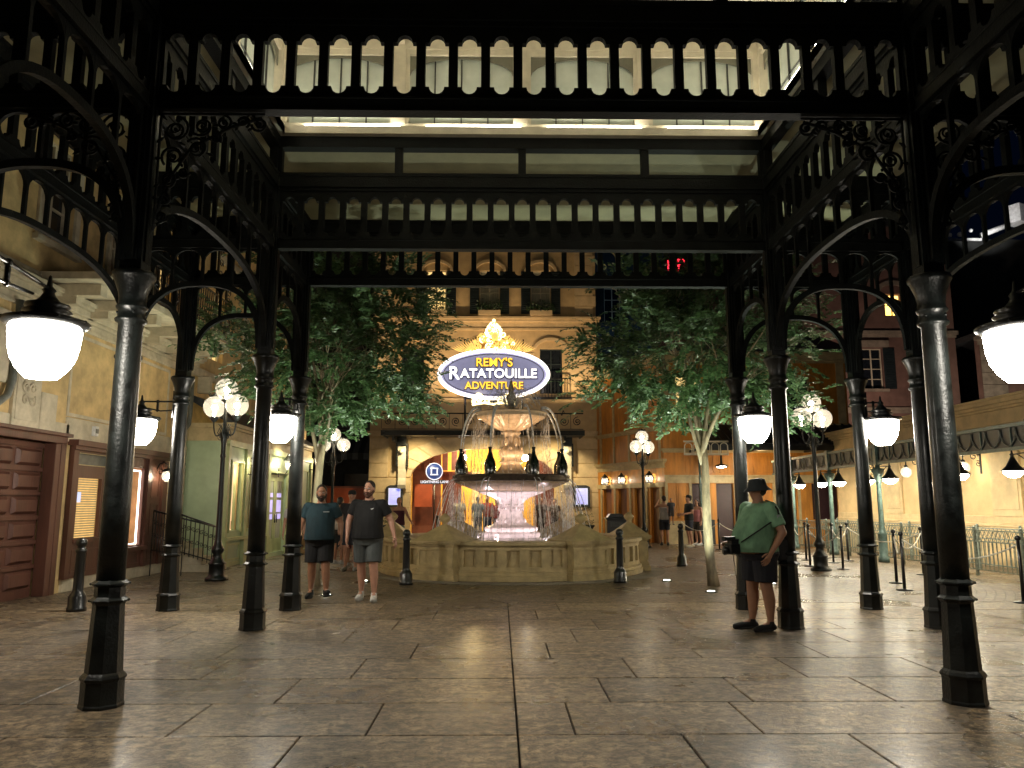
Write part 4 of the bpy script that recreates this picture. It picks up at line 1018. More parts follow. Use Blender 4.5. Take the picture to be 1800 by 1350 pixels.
# ------------------------------------------------------------ cafe building on the left (local x = world Y)
ca = thing('cafe_building', 'ochre stained cafe building on the left with brown door, shop windows and stone cornice', 'building', (-7.5, 0, 0), PI/2)
mb = MB(); wall_holes(mb, 2, 18.5, 0, 12, 0, .4, [(11.3, 13.15, 0, 2.5), (13.6, 14.6, .85, 2.02), (15.0, 16.35, .62, 2.3), (12.1, 13.0, 5.9, 7.6), (8.5, 9.5, 5.9, 7.6), (14.3, 15.2, 5.9, 7.6), (16.2, 17.2, 5.9, 7.9)]); mb.build('wall', M['cafe'], ca)
mb = MB()
mb.box(2, 11.2, -.05, .01, 0, .55); mb.box(13.55, 17.4, -.05, .01, 0, .22)
cornice(mb, 2, 18.5, 4.55, [(.07, .04), (.10, .02), (.06, .08), (.12, .14), (.05, .22), (.08, .26)])
mb.box(2, 11.45, -.045, .01, 2.66, 3.0); mb.box(13.3, 18.5, -.03, .01, 2.56, 2.98); mb.box(11.3, 13.4, -.03, .01, 2.62, 2.86)
mb.box(11.75, 12.45, -.06, .01, 2.66, 3.72); mb.box(12.5, 12.95, -.045, .01, 2.66, 3.3); mb.box(11.8, 12.4, -.075, -.055, 2.78, 3.62); mb.box(11.2, 11.75, -.05, .01, 3.3, 4.4)
mb.box(2, 18.5, -.03, .01, 5.1, 5.22); mb.box(2, 18.5, -.03, .01, 8.3, 8.6)
for k in range(5):   # quoin blocks
    z = .05+k*.56
    mb.box(17.55, 18.46, -.05, .01, z+.012, z+.548)
for k in range(3): z = 2.98+k*.5; mb.box(17.55, 18.46, -.05, .01, z+.012, z+.488)
for k in range(9): mb.box(8.0, 8.9, -.05, .01, 1.0+k*.36+.01, 1.36+k*.36-.01) if k < 4 else None
for (x0, x1) in ((11.95, 13.15), (8.35, 9.65), (14.15, 15.35), (16.05, 17.35)):
    mb.box(x0, x0+.14, -.05, .01, 5.8, 7.7); mb.box(x1-.14, x1, -.05, .01, 5.8, 7.7); mb.box(x0, x1, -.07, .01, 7.7, 7.95); mb.box(x0-.05, x1+.05, -.1, .01, 5.7, 5.8)
mb.build('limestone_trim', M['cafe_trim'], ca, bevel=.012)
# carved relief on pilaster
mb = MB()
for k in range(4): mb.tube([(12.1+p[0], -.085, 3.2+p[2]) for p in spiral(((-.09, .09)[k % 2], (-.1, .1)[k//2]), .1, 1.2, k, (-1)**k, 14)], .018, 5)
mb.build('carved_relief', M['cafe_trim'], ca)
# ochre wall panel frame
mb = MB()
for (a, b, c, d) in ((13.3, 17.3, 3.0, 3.06), (13.3, 17.3, 4.42, 4.48), (13.3, 13.36, 3.06, 4.42), (17.24, 17.3, 3.06, 4.42)): mb.box(a, b, -.02, .01, c, d)
mb.build('panel_moulding', M['cafe_trim'], ca)
# door
mb = MB()
mb.box(11.3, 11.42, -.06, .14, 0, 2.5); mb.box(13.0, 13.15, -.06, .14, 0, 2.5); mb.box(11.2, 13.28, -.09, .14, 2.5, 2.64); mb.box(11.16, 11.3, -.07, .01, 0, 2.5); mb.box(13.15, 13.3, -.07, .01, 0, 2.5); mb.box(11.1, 13.36, -.14, -.05, 2.62, 2.68)
mb.build('door_frame', M['brownwood'], ca, bevel=.008)
mb = MB(); mb.box(11.42, 13.0, .16, .22, 0, 2.5)
for r_ in range(6):
    z = .16+r_*.39
    for c in range(2):
        x0 = 11.52+c*.76; 
        vs = [(x0, .155, z), (x0+.64, .155, z), (x0+.64, .155, z+.27), (x0, .155, z+.27), (x0+.045, .10, z+.045), (x0+.595, .10, z+.045), (x0+.595, .10, z+.225), (x0+.045, .10, z+.225)]
        mb.add(vs, [(0, 1, 5, 4), (1, 2, 6, 5), (2, 3, 7, 6), (3, 0, 4, 7), (4, 5, 6, 7)])
    mb.box(11.46, 12.98, .12, .16, z+.30, z+.36)
dr = mb.build('door', M['brownwood'], ca); mb = MB(); mb.ball((11.5, .09, 1.02), .035, 10, 8); mb.build('handle', M['gold'], dr)
# brown shopfront
mb = MB(); wall_holes(mb, 13.5, 17.25, .22, 2.55, -.07, -.012, [(13.75, 14.55, .9, 1.95), (15.1, 16.25, .66, 2.22), (13.7, 14.9, 2.18, 2.38)])
for (a, b) in ((13.46, 13.62), (14.75, 14.98), (16.35, 16.5), (17.08, 17.3)): mb.box(a, b, -.12, -.07, .22, 2.42)
mb.box(13.42, 17.34, -.2, -.01, 2.5, 2.6); mb.box(13.44, 17.3, -.15, -.07, 2.43, 2.5); mb.box(14.98, 16.4, -.17, -.07, .56, .64); mb.box(13.66, 14.66, -.13, -.07, .82, .88)
for (a, b, c, d) in ((13.7, 14.1, .3, .7), (14.2, 14.65, .3, .7), (15.1, 15.6, .28, .5), (15.75, 16.25, .28, .5), (16.6, 16.98, .3, .7), (16.6, 16.98, .85, 1.5), (16.6, 16.98, 1.62, 2.3)):
    for (e, f, g, h_) in ((a, b, c, c+.03), (a, b, d-.03, d), (a, a+.03, c+.03, d-.03), (b-.03, b, c+.03, d-.03)): mb.box(e, f, -.085, -.07, g, h_)
mb.build('brown_shopfront', M['brownwood'], ca)
mb = MB(); mb.box(13.7, 14.9, -.03, -.02, 2.18, 2.38); mb.build('transom_glass', M['pipe'], ca)
mb = MB(); mb.box(13.7, 14.9, -.08, -.07, 2.375, 2.39); mb.box(13.7, 14.9, -.08, -.07, 2.17, 2.185); mb.build('brass_strip', M['tan'], ca)
wn = MB(); wn.box(13.75, 14.55, .0, .01, .9, 1.95); w1 = wn.build('blind_window', M['blind'], ca)
mb = MB()
for k in range(24): z = .92+k*.043; mb.box(13.76, 14.54, -.008, -.001, z, z+.022)
mb.build('blind_slats', M['tan'], w1)
mb = MB(); mb.box(13.78, 13.95, -.03, -.02, 1.52, 1.70); mb.build('lit_card', M['screenwhite'], w1)
# display window: back, side, lit strips, pedestal
mb = MB(); mb.box(15.0, 16.35, .9, .95, .6, 2.4); mb.box(15.0, 16.35, .4, .9, .5, .6); w2 = mb.build('display_window', M['litpink'], ca)
mb = MB(); mb.box(16.18, 16.22, -.02, -.0, .68, 2.15); mb.box(15.12, 16.2, -.02, -.0, 2.15, 2.18); mb.box(15.12, 16.2, -.02, 0, .68, .70); mb.build('light_strip', emat('display_strip', (1, .8, .7), 2.2), w2)
mb = MB(); mb.box(15.4, 15.95, .45, .8, .6, 1.05); mb.box(15.55, 15.8, .3, .42, .6, .8); mb.build('display_box', M['orange'], w2)
text('CAFE', .17, M['screenwhite'], w2, (15.75, .35, 1.72), ext=.006, bold=.004)
for k in range(4): text('- - -'[:5-k], .07, M['tan'], w2, (15.75, .35, 1.55-.09*k), ext=.004)
# upper windows, dim
for x in (8.55+.45, 12.55, 14.75): frame_parts(ca, x, 5.9, .9, 1.7, .16, 2, 3, 'cafe_trim', 'darkglass')
frame_parts(ca, 16.7, 5.9, 1.0, 2.0, .16, 2, 3, 'cafe_trim', 'litwarm')
mb = MB(); mb.box(2, 18.5, .0, 4, 12, 12.3); mb.box(18.1, 18.5, .4, 4, 0, 12); mb.build('roof', M['darkwall'], ca)
# balcony
bal = thing('balcony', 'balcony with filigree iron screens on stone brackets above the cafe window', 'balcony', (-7.5, 0, 0), PI/2)
mb = MB(); mb.box(12.2, 18.2, -1.0, .0, 5.12, 5.24); 
for k in range(6): x = 12.6+k*1.05; mb.box(x-.11, x+.11, -.85, -.02, 4.92, 5.11); mb.box(x-.09, x+.09, -.45, -.02, 4.78, 4.92)
mb.build('balcony_slab', M['cafe_trim'], bal)
mb = MB()
mb.box(13.2, 18.2, -.98, -.95, 6.22, 6.26); mb.box(13.2, 18.2, -.98, -.95, 5.28, 5.31)
for k in range(42): x = 13.2+5*k/41; mb.box(x-.009, x+.009, -.975, -.957, 5.3, 6.22)
for k in range(12):
    x = 13.4+k*.41; mb.tube([(p[0], -.99, p[2]) for p in spiral((x, 5.62), .14, 1.4, k, (-1)**k, 16)], .014, 4); mb.tube([(p[0], -.99, p[2]) for p in spiral((x, 5.95), .11, 1.4, k+2, (-1)**(k+1), 16)], .012, 4)
for x in (14.3, 15.0, 17.3, 17.9):
    mb.box(x-.025, x+.025, -.98, -.93, 5.3, 7.6)
    for j in range(8): mb.tube([(p[0], -.96, p[2]) for p in spiral((x+.17, 5.5+j*.26), .12, 1.3, j, (-1)**j, 12)], .012, 4)
mb.build('iron_railing', M['black'], bal)
# downpipes
dp = thing('downpipe', 'grey downpipe with a jog beside the cafe door at the left edge', 'downpipe', (-7.5, 0, 0), PI/2)
mb = MB(); mb.tube([(11.62, -.1, 4.6), (11.62, -.1, 3.35), (11.5, -.12, 3.1), (11.28, -.12, 2.95), (11.15, -.1, 2.75), (11.15, -.1, .05)], .055, 10); mb.build('pipe', M['pipe'], dp)
dp = thing('downpipe', 'grey downpipe at the joint between the stone quoins and the green shop', 'downpipe', (-7.5, 0, 0), PI/2)
mb = MB(); mb.tube([(18.25, -.14, 4.5), (18.25, -.14, 3.6), (18.2, -.14, 3.35), (18.05, -.12, 3.2), (18.05, -.12, .1)], .05, 10)
for z in (1.2, 2.4): mb.lathe([(.065, -.03), (.065, .03)], 10, (18.05, -.12, z))
mb.build('pipe', M['pipe'], dp)
wl = thing('wall_lamp', 'white glass wall lamp on scroll bracket at the cafe shopfront', 'lamp', (-7.5, 16.85, 2.08), PI/2)
mb = MB(); mb.ball((0, -.3, 0), .12, 14, 10, ez=1.0); g_ = mb.build('globe', M['globe'], wl); mb = MB(); mb.ball((0, -.3, 0), .045, 10, 8); mb.build('bulb', M['bulb'], g_)
mb = MB(); mb.tube([(0, -.04, .12), (0, -.12, .27), (0, -.22, .3), (0, -.3, .24), (0, -.3, .12)], .014, 6); mb.tube([(0, p[1]-.14, p[2]+.1) for p in spiral((0, 0), .08, 1.2, 0, 1, 12, 'YZ')], .01, 5); mb.lathe([(.13, .1), (.08, .15), (.02, .17)], 12, (0, -.3, -.0)); mb.box(-.03, .03, -.06, 0, -.1, .25); mb.build('bracket', M['black'], wl)
bx = thing('junction_box', 'small pale box fixed on the limestone band over the cafe front', 'box', (-7.5, 14.2, 2.72), PI/2); mb = MB(); mb.box(-.07, .07, -.09, -.0, 0, .18); mb.build('case', M['whitepaint'], bx, bevel=.01); mb = MB(); mb.box(-.045, .045, -.1, -.09, .05, .13); mb.build('cover', M['pipe'], bx)
# stair and rail
st_ = thing('stair', 'grey stone steps rising to the cafe corner behind an iron rail', 'stair', (-7.5, 0, 0), PI/2)
mb = MB()
for k in range(4): mb.box(17.5, 18.38, -1.15+.27*k, -.04, .0+.16*k, .16+.16*k)
mb.build('steps', M['cafe_trim'], st_, bevel=.01)
rl = thing('stair_railing', 'black iron stair railing with curled balusters beside the green shop', 'railing', (-7.45, 17.4, 0))
mb = MB()
def srail(xa, za, xb, zb, y):
    mb.tube([(xa, y, za), (xb, y, zb)], .022, 6); mb.tube([(xa, y, za-.82), (xb, y, zb-.75)], .014, 6)
    n = 11
    for k in range(n+1):
        t = k/n; x = xa+(xb-xa)*t; z = za+(zb-za)*t; mb.box(x-.009, x+.009, y-.009, y+.009, z-.84 if k not in (0, n) else 0, z)
        if k < n: mb.tube([(p[0], y, p[2]) for p in spiral((x+(xb-xa)/n/2, z-.25), .055, 1.2, k, 1, 10)], .008, 4); mb.tube([(p[0], y, p[2]) for p in spiral((x+(xb-xa)/n/2, z-.52), .05, 1.2, k+2, -1, 10)], .008, 4)
srail(.1, 1.35, 1.2, .98, 0); srail(.1, 1.35, .75, 1.18, -.75)
mb.tube([(.75, -.75, 1.18), (1.2, 0, .98)], .02, 6)
mb.build('rail', M['black'], rl)
# ------------------------------------------------------------ green shop
gr = thing('green_shop', 'sage green shop with pale mouldings, lit windows and double glass door', 'building', (-6.5, 18.4, 0), PI/2)
mb = MB(); wall_holes(mb, 0, 8.2, 0, 3.0, 0, .2, [(.35, 1.15, .85, 2.5), (1.65, 2.5, .85, 2.5), (3.5, 5.2, .12, 2.35)])
mb.box(0, .2, .2, 1.0, 0, 3.0); mb.build('wall', M['green'], gr)
mb = MB()
for (a, b) in ((-.02, .12), (1.3, 1.5), (2.65, 2.9), (3.2, 3.42), (5.3, 5.5), (6.2, 6.4), (8.0, 8.2)): mb.box(a, b, -.07, .0, .62, 2.9); mb.box(a-.02, b+.02, -.1, -.0, 0, .62)
mb.box(0, 3.3, -.12, 0, .62, .70); mb.box(5.4, 8.2, -.12, 0, .62, .70); mb.box(0, 3.3, -.03, -.0, .02, .12); mb.box(-.02, 8.2, -.08, 0, 2.86, 3.0)
for (a, b, c, d) in ((.3, 1.2, .14, .55), (1.6, 2.55, .14, .55), (5.6, 6.1, .9, 2.6), (6.6, 7.8, .9, 2.6), (5.6, 7.8, .14, .55)):
    for (e, f, g, h_) in ((a, b, c, c+.05), (a, b, d-.05, d), (a, a+.05, c+.05, d-.05), (b-.05, b, c+.05, d-.05)): mb.box(e, f, -.03, 0, g, h_)
for (a, b, c, d) in ((.3, 1.2, .8, 2.55), (1.6, 2.55, .8, 2.55), (3.44, 5.26, .02, 2.42)):
    for (e, f, g, h_) in ((a, b, d-.05, d), (a, a+.05, c, d-.05), (b-.05, b, c, d-.05)): mb.box(e, f, -.05, 0, g, h_)
mb.build('pale_mouldings', M['palegreen'], gr)
mb = MB(); cornice(mb, 0, 8.2, 2.98, [(.06, .05), (.22, .02), (.06, .10), (.08, .18)]); mb.box(-.02, .02, -.02, 1.0, 2.98, 3.28); mb.box(-.08, .02, -.06, 1.0, 3.28, 3.4); mb.build('fascia', M['tan'], gr)
mb = MB(); mb.prism([(-.2, 3.4), (.0, 3.4), (1.2, 4.1), (1.2, 4.2), (.6, 3.95)], 'X', 0, 8.2); mb.build('slate_roof', M['slate'], gr)
for (a, b, lab) in ((.35, 1.15, 'w'), (1.65, 2.5, 'w')):
    m_ = MB(); m_.box(a, b, .5, .55, .5, 2.9); m_.box(a, b, .2, .5, .8, .85); o = m_.build('shop_window', M['litpeach'], gr); m_ = MB()
    for k in range(5): m_.box(a+.1+.13*k, a+.2+.13*k, .3, .42, .85, 1.05+.12*((k*3) % 4))
    m_.build('goods', M['lobbyred'], o); m_ = MB(); m_.box(a, a+.03, .08, .12, .85, 2.5); m_.box(b-.03, b, .08, .12, .85, 2.5); m_.build('frame', M['tan'], o)
dr = None
for (a, b) in ((3.52, 4.34), (4.36, 5.18)):
    m_ = MB(); m_.box(a, a+.14, .06, .11, .12, 2.33); m_.box(b-.14, b, .06, .11, .12, 2.33); m_.box(a+.14, b-.14, .06, .11, 2.15, 2.33); m_.box(a+.14, b-.14, .06, .11, .12, .5); o = m_.build('door', M['palegreen'], gr)
    m_ = MB(); m_.box(a+.14, b-.14, .08, .09, .5, 2.15); m_.build('glass', M['curtain'], o); m_ = MB(); m_.box(a+.18, b-.18, .068, .075, 1.68, 1.8); m_.box(a+.18, b-.18, .068, .075, 1.05, 1.2); m_.box(a+.18, b-.18, .07, .077, 1.25, 1.6); m_.build('window_stickers', mat('lilac_sticker', (.5, .45, .75), .5, emit=(.5, .42, .9), estr=.35), o)
    m_ = MB(); m_.tube([(b-.08 if a < 4 else a+.08, .02, .95), (b-.08 if a < 4 else a+.08, .02, 1.2)], .015, 6); m_.build('handle', M['black'], o)
mb = MB(); wall_holes(mb, 0, 8.2, 3.4, 12, 1.0, 1.3, [(1.2, 2.1, 5.2, 7.0), (3.6, 4.5, 5.2, 7.0), (6.0, 6.9, 5.2, 7.0)]); mb.box(-.02, .3, 1.3, 4, 3, 12); mb.box(7.9, 8.2, 1.3, 4, 0, 12); mb.box(7.9, 8.2, .2, 1.3, 0, 4); mb.box(0, 8.2, 1, 4, 12, 12.3); mb.build('upper_wall', M['cafe'], gr)
mb = MB(); mb.box(0, 8.2, .9, 1.0, 4.6, 4.8); mb.box(0, 8.2, .92, 1.0, 7.9, 8.1)
for x in (.6, 2.6, 5.2): mb.box(x-.08, x+.08, .7, 1.0, 4.2, 4.6)
mb.build('upper_trim', M['cafe_trim'], gr)
for i, x in enumerate((1.65, 4.05, 6.45)): 
    u = MB(); o = frame_parts(gr, x, 5.2, .9, 1.8, 1.15, 2, 3, 'cream', 'litwarm' if i == 0 else 'darkglass')
for (x, z, y, lb) in ((4.35, 2.62, 18.4, 'carriage lamp above the double door of the green shop'), (1.4, 2.5, 18.4, 'small carriage lamp between the two green shop windows'), (8.0, 2.9, 18.4, 'carriage lamp on the dark corner beyond the green shop')):
    t = thing('wall_lantern', lb, 'lamp', (-6.5, 18.4+x, z), PI/2, 'carriage lamps on the green shop')
    m_ = MB(); m_.lathe([(.07, -.14), (.12, .12)], 6, (0, -.28, 0), smooth=False); g_ = m_.build('glass', M['globe'], t); m_ = MB(); m_.ball((0, -.28, 0), .04, 10, 8); m_.build('bulb', M['bulb'], g_)
    m_ = MB(); m_.lathe([(.14, .12), (.15, .14), (.05, .26), (.02, .32)], 6, (0, -.28, 0), smooth=False); m_.tube([(0, 0, -.25), (0, -.2, -.28), (0, -.28, -.14)], .014, 6); m_.box(-.04, .04, -.02, 0, -.36, -.1); m_.build('metalwork', M['black'], t)
# urn
def urn(loc, lb, s=1, m='terracotta', hgt=.35):
    t = thing('planter', lb, 'planter', loc); b = MB(); b.lathe([(.16*s, 0), (.18*s, .06), (.10*s, .12), (.12*s, .18), (.26*s, .34), (.33*s, .5), (.38*s, .56), (.36*s, .6), (.30*s, .58)], 24); b.build('pot', M[m], t)
    V = MB(); r_ = random.Random(int(loc[0]*10))
    for k in range(420):
        u = Vector((r_.gauss(0, 1), r_.gauss(0, 1), abs(r_.gauss(0, 1)))).normalized()*(r_.random()**.4); a = Vector((u.x*.36*s, u.y*.36*s, .56+u.z*hgt*s)); d = (u+Vector((r_.uniform(-1, 1), r_.uniform(-1, 1), r_.uniform(-1, 1)))*.7)*.06; e = d.cross(Vector((.3, .5, 1))).normalized()*.022
        V.add([a, a+d*.5+e, a+d, a+d*.5-e], [(0, 1, 2, 3)])
    V.build('plant', M['leafdark'], t, fix=False)
urn((-6.1, 23.9, 0), 'ochre urn with a low clipped plant before the green shop door', 1.1, hgt=.2)
urn((3.55, 33.0, 0), 'dark pot with a leafy shrub under the right notice screen', 1.25, 'darkwall', .8); urn((-5.0, 33.0, 0), 'dark pot with a shrub under the left notice screen', 1.1, 'darkwall', .7)
# ------------------------------------------------------------ dark corner building between shop and entrance
dk = thing('dark_corner_building', 'unlit dark building with striped awning between the green shop and the arched entrance', 'building', (-9.5, 36, 0))
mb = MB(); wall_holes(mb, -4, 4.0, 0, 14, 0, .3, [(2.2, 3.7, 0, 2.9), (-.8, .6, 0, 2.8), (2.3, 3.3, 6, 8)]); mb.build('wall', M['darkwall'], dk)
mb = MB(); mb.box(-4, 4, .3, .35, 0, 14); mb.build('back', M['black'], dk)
a1, a2 = MB(), MB()
for k in range(9):
    x0 = 1.6+k*.25; (a1 if k % 2 else a2).prism([(-.02, 4.6), (-1.25, 3.75), (-1.25, 3.45), (-1.22, 3.45), (-1.2, 3.72), (-.02, 4.5)], 'X', x0, x0+.25)
aw_ = a1.build('awning', M['awn1'], dk); a2.build('dark_stripes', M['awn2'], aw_)
mb = MB(); mb.box(-4, 4, -.2, 0, 4.9, 5.15); mb.build('ledge', M['greymetal'], dk)
hd = thing('red_hoarding', 'low red orange hoarding behind the walking men, left of the arched entrance', 'hoarding', (-6.7, 34.6, 0))
mb = MB(); mb.box(-1.0, .95, -.03, .03, .05, 2.2); mb.build('panel', M['redpanel'], hd); mb = MB()
for x in (-1.02, .97): mb.box(x-.05, x+.05, -.06, .06, 0, 2.28)
mb.box(-1, .95, -.05, .05, 2.18, 2.26); mb.box(-1, .95, -.045, -.03, 1.1, 1.18); mb.build('frame', M['lobbyred'], hd)
# ------------------------------------------------------------ orange ticket building
og = thing('ticket_building', 'orange panelled ticket building with slate awning to the right of the entrance', 'building', (6.25, 29.3, 0))
mb = MB(); wall_holes(mb, 0, 7.2, 0, 7.4, 0, .25, [(1.0, 1.55, 0, 2.25), (1.95, 2.6, 0, 2.25), (4.2, 5.0, 0, 2.25), (5.6, 6.6, .9, 2.25), (.5, 1.4, 4.9, 6.4), (2.6, 3.6, 4.9, 6.4), (4.8, 5.8, 4.9, 6.4)]); mb.build('wall', M['orange'], og)
mb = MB(); mb.box(0, 7.2, -.04, 0, 2.27, 2.52); mb.box(0, 7.2, -.1, 0, 2.52, 2.57); mb.box(0, .95, -.035, 0, 0, .85)
for x in (0, .92, 1.58, 2.62, 3.6, 4.1, 5.05, 6.9): mb.box(x, x+.1, -.05, -.0, 0, 2.27)
for x in (2.75,): mb.box(x, 3.5, -.03, 0, 0, 2.27)
cornice(mb, 0, 7.2, 3.42, [(.06, .05), (.1, .1)]); cornice(mb, 0, 7.2, 4.45, [(.08, .04)]); cornice(mb, 0, 7.2, 6.9, [(.1, .06), (.2, .16), (.1, .25)])
for x in (0, 1.7, 3.9, 6.8): mb.box(x, x+.3, -.05, 0, 4.55, 6.9)
mb.build('pale_trim', M['tan'], og)
mb = MB()
for (a, b, c, d) in ((.12, .48, .95, 2.2), (.52, .88, .95, 2.2), (.15, .85, 2.65, 3.35), (1.0, 1.9, 2.65, 3.35), (2.1, 3.2, 2.65, 3.35), (3.4, 4.6, 2.65, 3.35)):
    for (e, f, g, h_) in ((a, b, c, c+.035), (a, b, d-.035, d), (a, a+.035, c, d), (b-.035, b, c, d)): mb.box(e, f, -.025, 0, g, h_)
mb.build('panel_mouldings', M['orange'], og)
plum = mat('dark_plum_door', (.045, .018, .022), .4)
for (a, b) in ((1.0, 1.55), (1.95, 2.6), (4.2, 5.0), (5.6, 6.6)): mb = MB(); mb.box(a, b, .12, .16, 0, 2.25); mb.box(a+.08, b-.08, .105, .12, .3, 1.1); mb.box(a+.08, b-.08, .105, .12, 1.25, 2.1); mb.build('door', plum, og)
for x in (.95, 3.1, 5.3): frame_parts(og, x, 4.9, .9, 1.5, .1, 2, 2, 'tan', 'litwarm' if x < 1 else 'darkglass')
mb = MB(); mb.prism([(-1.9, 3.5), (-1.9, 3.62), (0, 4.5), (0, 4.38)], 'X', .9, 7.2)
for k in range(22): x = .9+6.3*k/21; mb.prism([(-1.9, 3.62), (-1.9, 3.67), (0, 4.55), (0, 4.5)], 'X', x-.03, x+.03)
mb.build('slate_awning', M['slate'], og)
mb = MB(); mb.box(.9, 7.2, -1.95, -1.88, 3.38, 3.55)
for x in (1.0, 3.2, 5.4, 7.1): mb.box(x-.04, x+.04, -1.9, -.0, 3.42, 3.5)
mb.build('awning_beam', M['darkpanel'], og)
mb = MB(); mb.box(0.3, 1.9, -2.0, -1.95, 3.2, 3.28); mb.box(.3, 1.9, -2.0, -1.95, 3.66, 3.72)
for k in range(5):
    x = .46+k*.32
    for s in (-1, 1): mb.box(x+s*.13-.015, x+s*.13+.015, -1.99, -1.96, 3.28, 3.55)
    mb.tube([(x+.13*math.cos(PI*i/8), -1.975, 3.53+.11*math.sin(PI*i/8)) for i in range(9)], .016, 5)
mb.build('arched_balustrade', M['cream'], og)
mb = MB(); mb.box(0, 7.2, .0, 6, 7.4, 7.5); mb.box(6.9, 7.2, .25, 6, 0, 7.4); mb.prism([(-.3, 7.3), (3, 8.6), (3, 8.7), (-.3, 7.42)], 'X', -.2, 7.4); mb.box(0, 7.2, .25, .3, 0, 7.4); mb.build('roof', M['slate'], og)
dp = thing('downpipe', 'green downpipe with square boot beside the dark doors of the ticket building', 'downpipe', (7.78, 29.1, 0)); mb = MB(); mb.tube([(0, 0, 3.4), (0, 0, 1.2), (-.1, -.05, .95), (-.25, -.08, .8)], .05, 8); mb.tube([(-.25, -.08, 3.3), (-.25, -.08, .1)], .04, 8); mb.build('pipe', M['greenmetal'], dp); mb = MB(); mb.box(-.35, .2, -.25, .1, 0, .9); mb.build('boot', M['darkpanel'], dp)
t = thing('awning_lamp', 'disc lamp glowing under the slate awning behind the right tree', 'lamp', (8.15, 28.3, 2.85)); mb = MB(); mb.lathe([(.001, -.05), (.12, -.04), (.2, .0)], 16); mb.build('bulb', M['lampglass'], t); mb = MB(); mb.lathe([(.27, -.01), (.2, .05), (.05, .09), (.02, .6)], 16); mb.build('shade', M['greymetal'], t)
# left wing
wa = math.atan2(-4.7, 1.95); wg = thing('ticket_wing', 'angled orange wing of the ticket building with lamps over its doors', 'building', (4.3, 34.0, 0), wa); WL = 5.08
mb = MB(); wall_holes(mb, 0, WL, 0, 7.4, 0, .25, [(.5, 1.15, 0, 2.1), (1.7, 2.35, 0, 2.1), (2.95, 3.6, 0, 2.1), (4.1, 4.7, 0, 2.1)]); mb.build('wall', M['orange'], wg)
mb = MB(); mb.box(0, WL, -.05, 0, 2.12, 2.3); cornice(mb, 0, WL, 2.85, [(.05, .04), (.12, .02), (.06, .08), (.1, .16)]); cornice(mb, 0, WL, 4.3, [(.08, .06), (.08, .12)]); cornice(mb, 0, WL, 6.9, [(.1, .06), (.2, .16), (.1, .25)])
for x in (.3, 1.4, 2.6, 3.8, 4.8): mb.box(x, x+.12, -.05, 0, 0, 2.12); mb.box(x, x+.12, -.05, 0, 3.2, 4.3); mb.box(x, x+.12, -.05, 0, 4.46, 6.9)
mb.build('pale_trim', M['tan'], wg)
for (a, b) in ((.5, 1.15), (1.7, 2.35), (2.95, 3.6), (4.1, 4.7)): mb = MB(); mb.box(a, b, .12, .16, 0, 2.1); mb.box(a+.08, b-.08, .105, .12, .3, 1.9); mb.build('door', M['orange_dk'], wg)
mb = MB(); mb.box(0, WL, .25, .3, 0, 7.4); mb.box(0, WL, 0, 1.2, 7.4, 7.5); mb.build('back', M['slate'], wg)
for i, x in enumerate((.95, 2.3, 4.35)):
    t = thing('wall_lantern', ('farthest', 'middle', 'nearest')[i]+' square wall lamp over the orange doors of the ticket wing', 'lamp', (4.3+x*math.cos(wa), 34+x*math.sin(wa), 2.45), wa, 'square wall lamps over the orange doors')
    m_ = MB(); m_.box(-.10, .10, -.3, -.1, -.14, .12); g_ = m_.build('glass', M['globe'], t); m_ = MB(); m_.ball((0, -.2, 0), .04, 10, 8); m_.build('bulb', M['bulb'], g_); m_ = MB(); m_.lathe([(.17, .12), (.05, .25), (.02, .3)], 4, (0, -.2, 0), a0=PI/4, smooth=False); m_.box(-.12, .12, -.32, -.08, -.17, -.14); m_.box(-.03, .03, -.1, 0, -.05, .05)
    for sx in (-.1, .1):
        for sy in (-.3, -.1): m_.box(sx-.01, sx+.01, sy-.01, sy+.01, -.14, .12)
    m_.build('cage', M['black'], t)
# bin
t = thing('litter_bin', 'dark litter bin behind the right front bollard', 'bin', (4.0, 27.0, 0)); mb = MB(); mb.box(-.33, .33, -.3, .3, .03, .95); mb.box(-.36, .36, -.33, .33, .95, 1.02); mb.prism([(-.3, 1.02), (.3, 1.02), (.2, 1.15), (-.2, 1.15)], 'Y', -.28, .28); mb.build('body', M['black'], t, bevel=.02); mb = MB(); mb.box(-.2, .2, -.34, -.3, .72, .86); mb.build('flap', M['greymetal'], t)
# ------------------------------------------------------------ right wall (local x = -world Y)
rw = thing('queue_wall', 'long sand coloured plaster wall with stone cornice behind the queue on the right', 'wall', (12, 0, 0), -PI/2)
mb = MB(); mb.box(-27.4, -4, 0, .4, 0, 4.0); mb.build('wall', M['sand'], rw)
mb = MB(); cornice(mb, -27.4, -4, 3.1, [(.05, .03), (.22, .015), (.05, .06), (.3, .03), (.06, .09), (.08, .15), (.1, .22), (.06, .26)])
mb.box(-27.4, -4, -.04, 0, 0, .95); mb.box(-27.4, -4, -.07, 0, .95, 1.03); mb.box(-27.4, -4, -.03, 0, 1.03, 1.2)
for y in (8.5, 13.0, 17.6, 22.9):
    mb.box(-y-1.1, -y, -.05, 0, 1.2, 3.1)
    for z in (1.35, 2.2): mb.box(-y-1.0, -y-.1, -.065, -.05, z, z+.75)
mb.build('stone_cornice', M['sandtrim'], rw, bevel=.008)
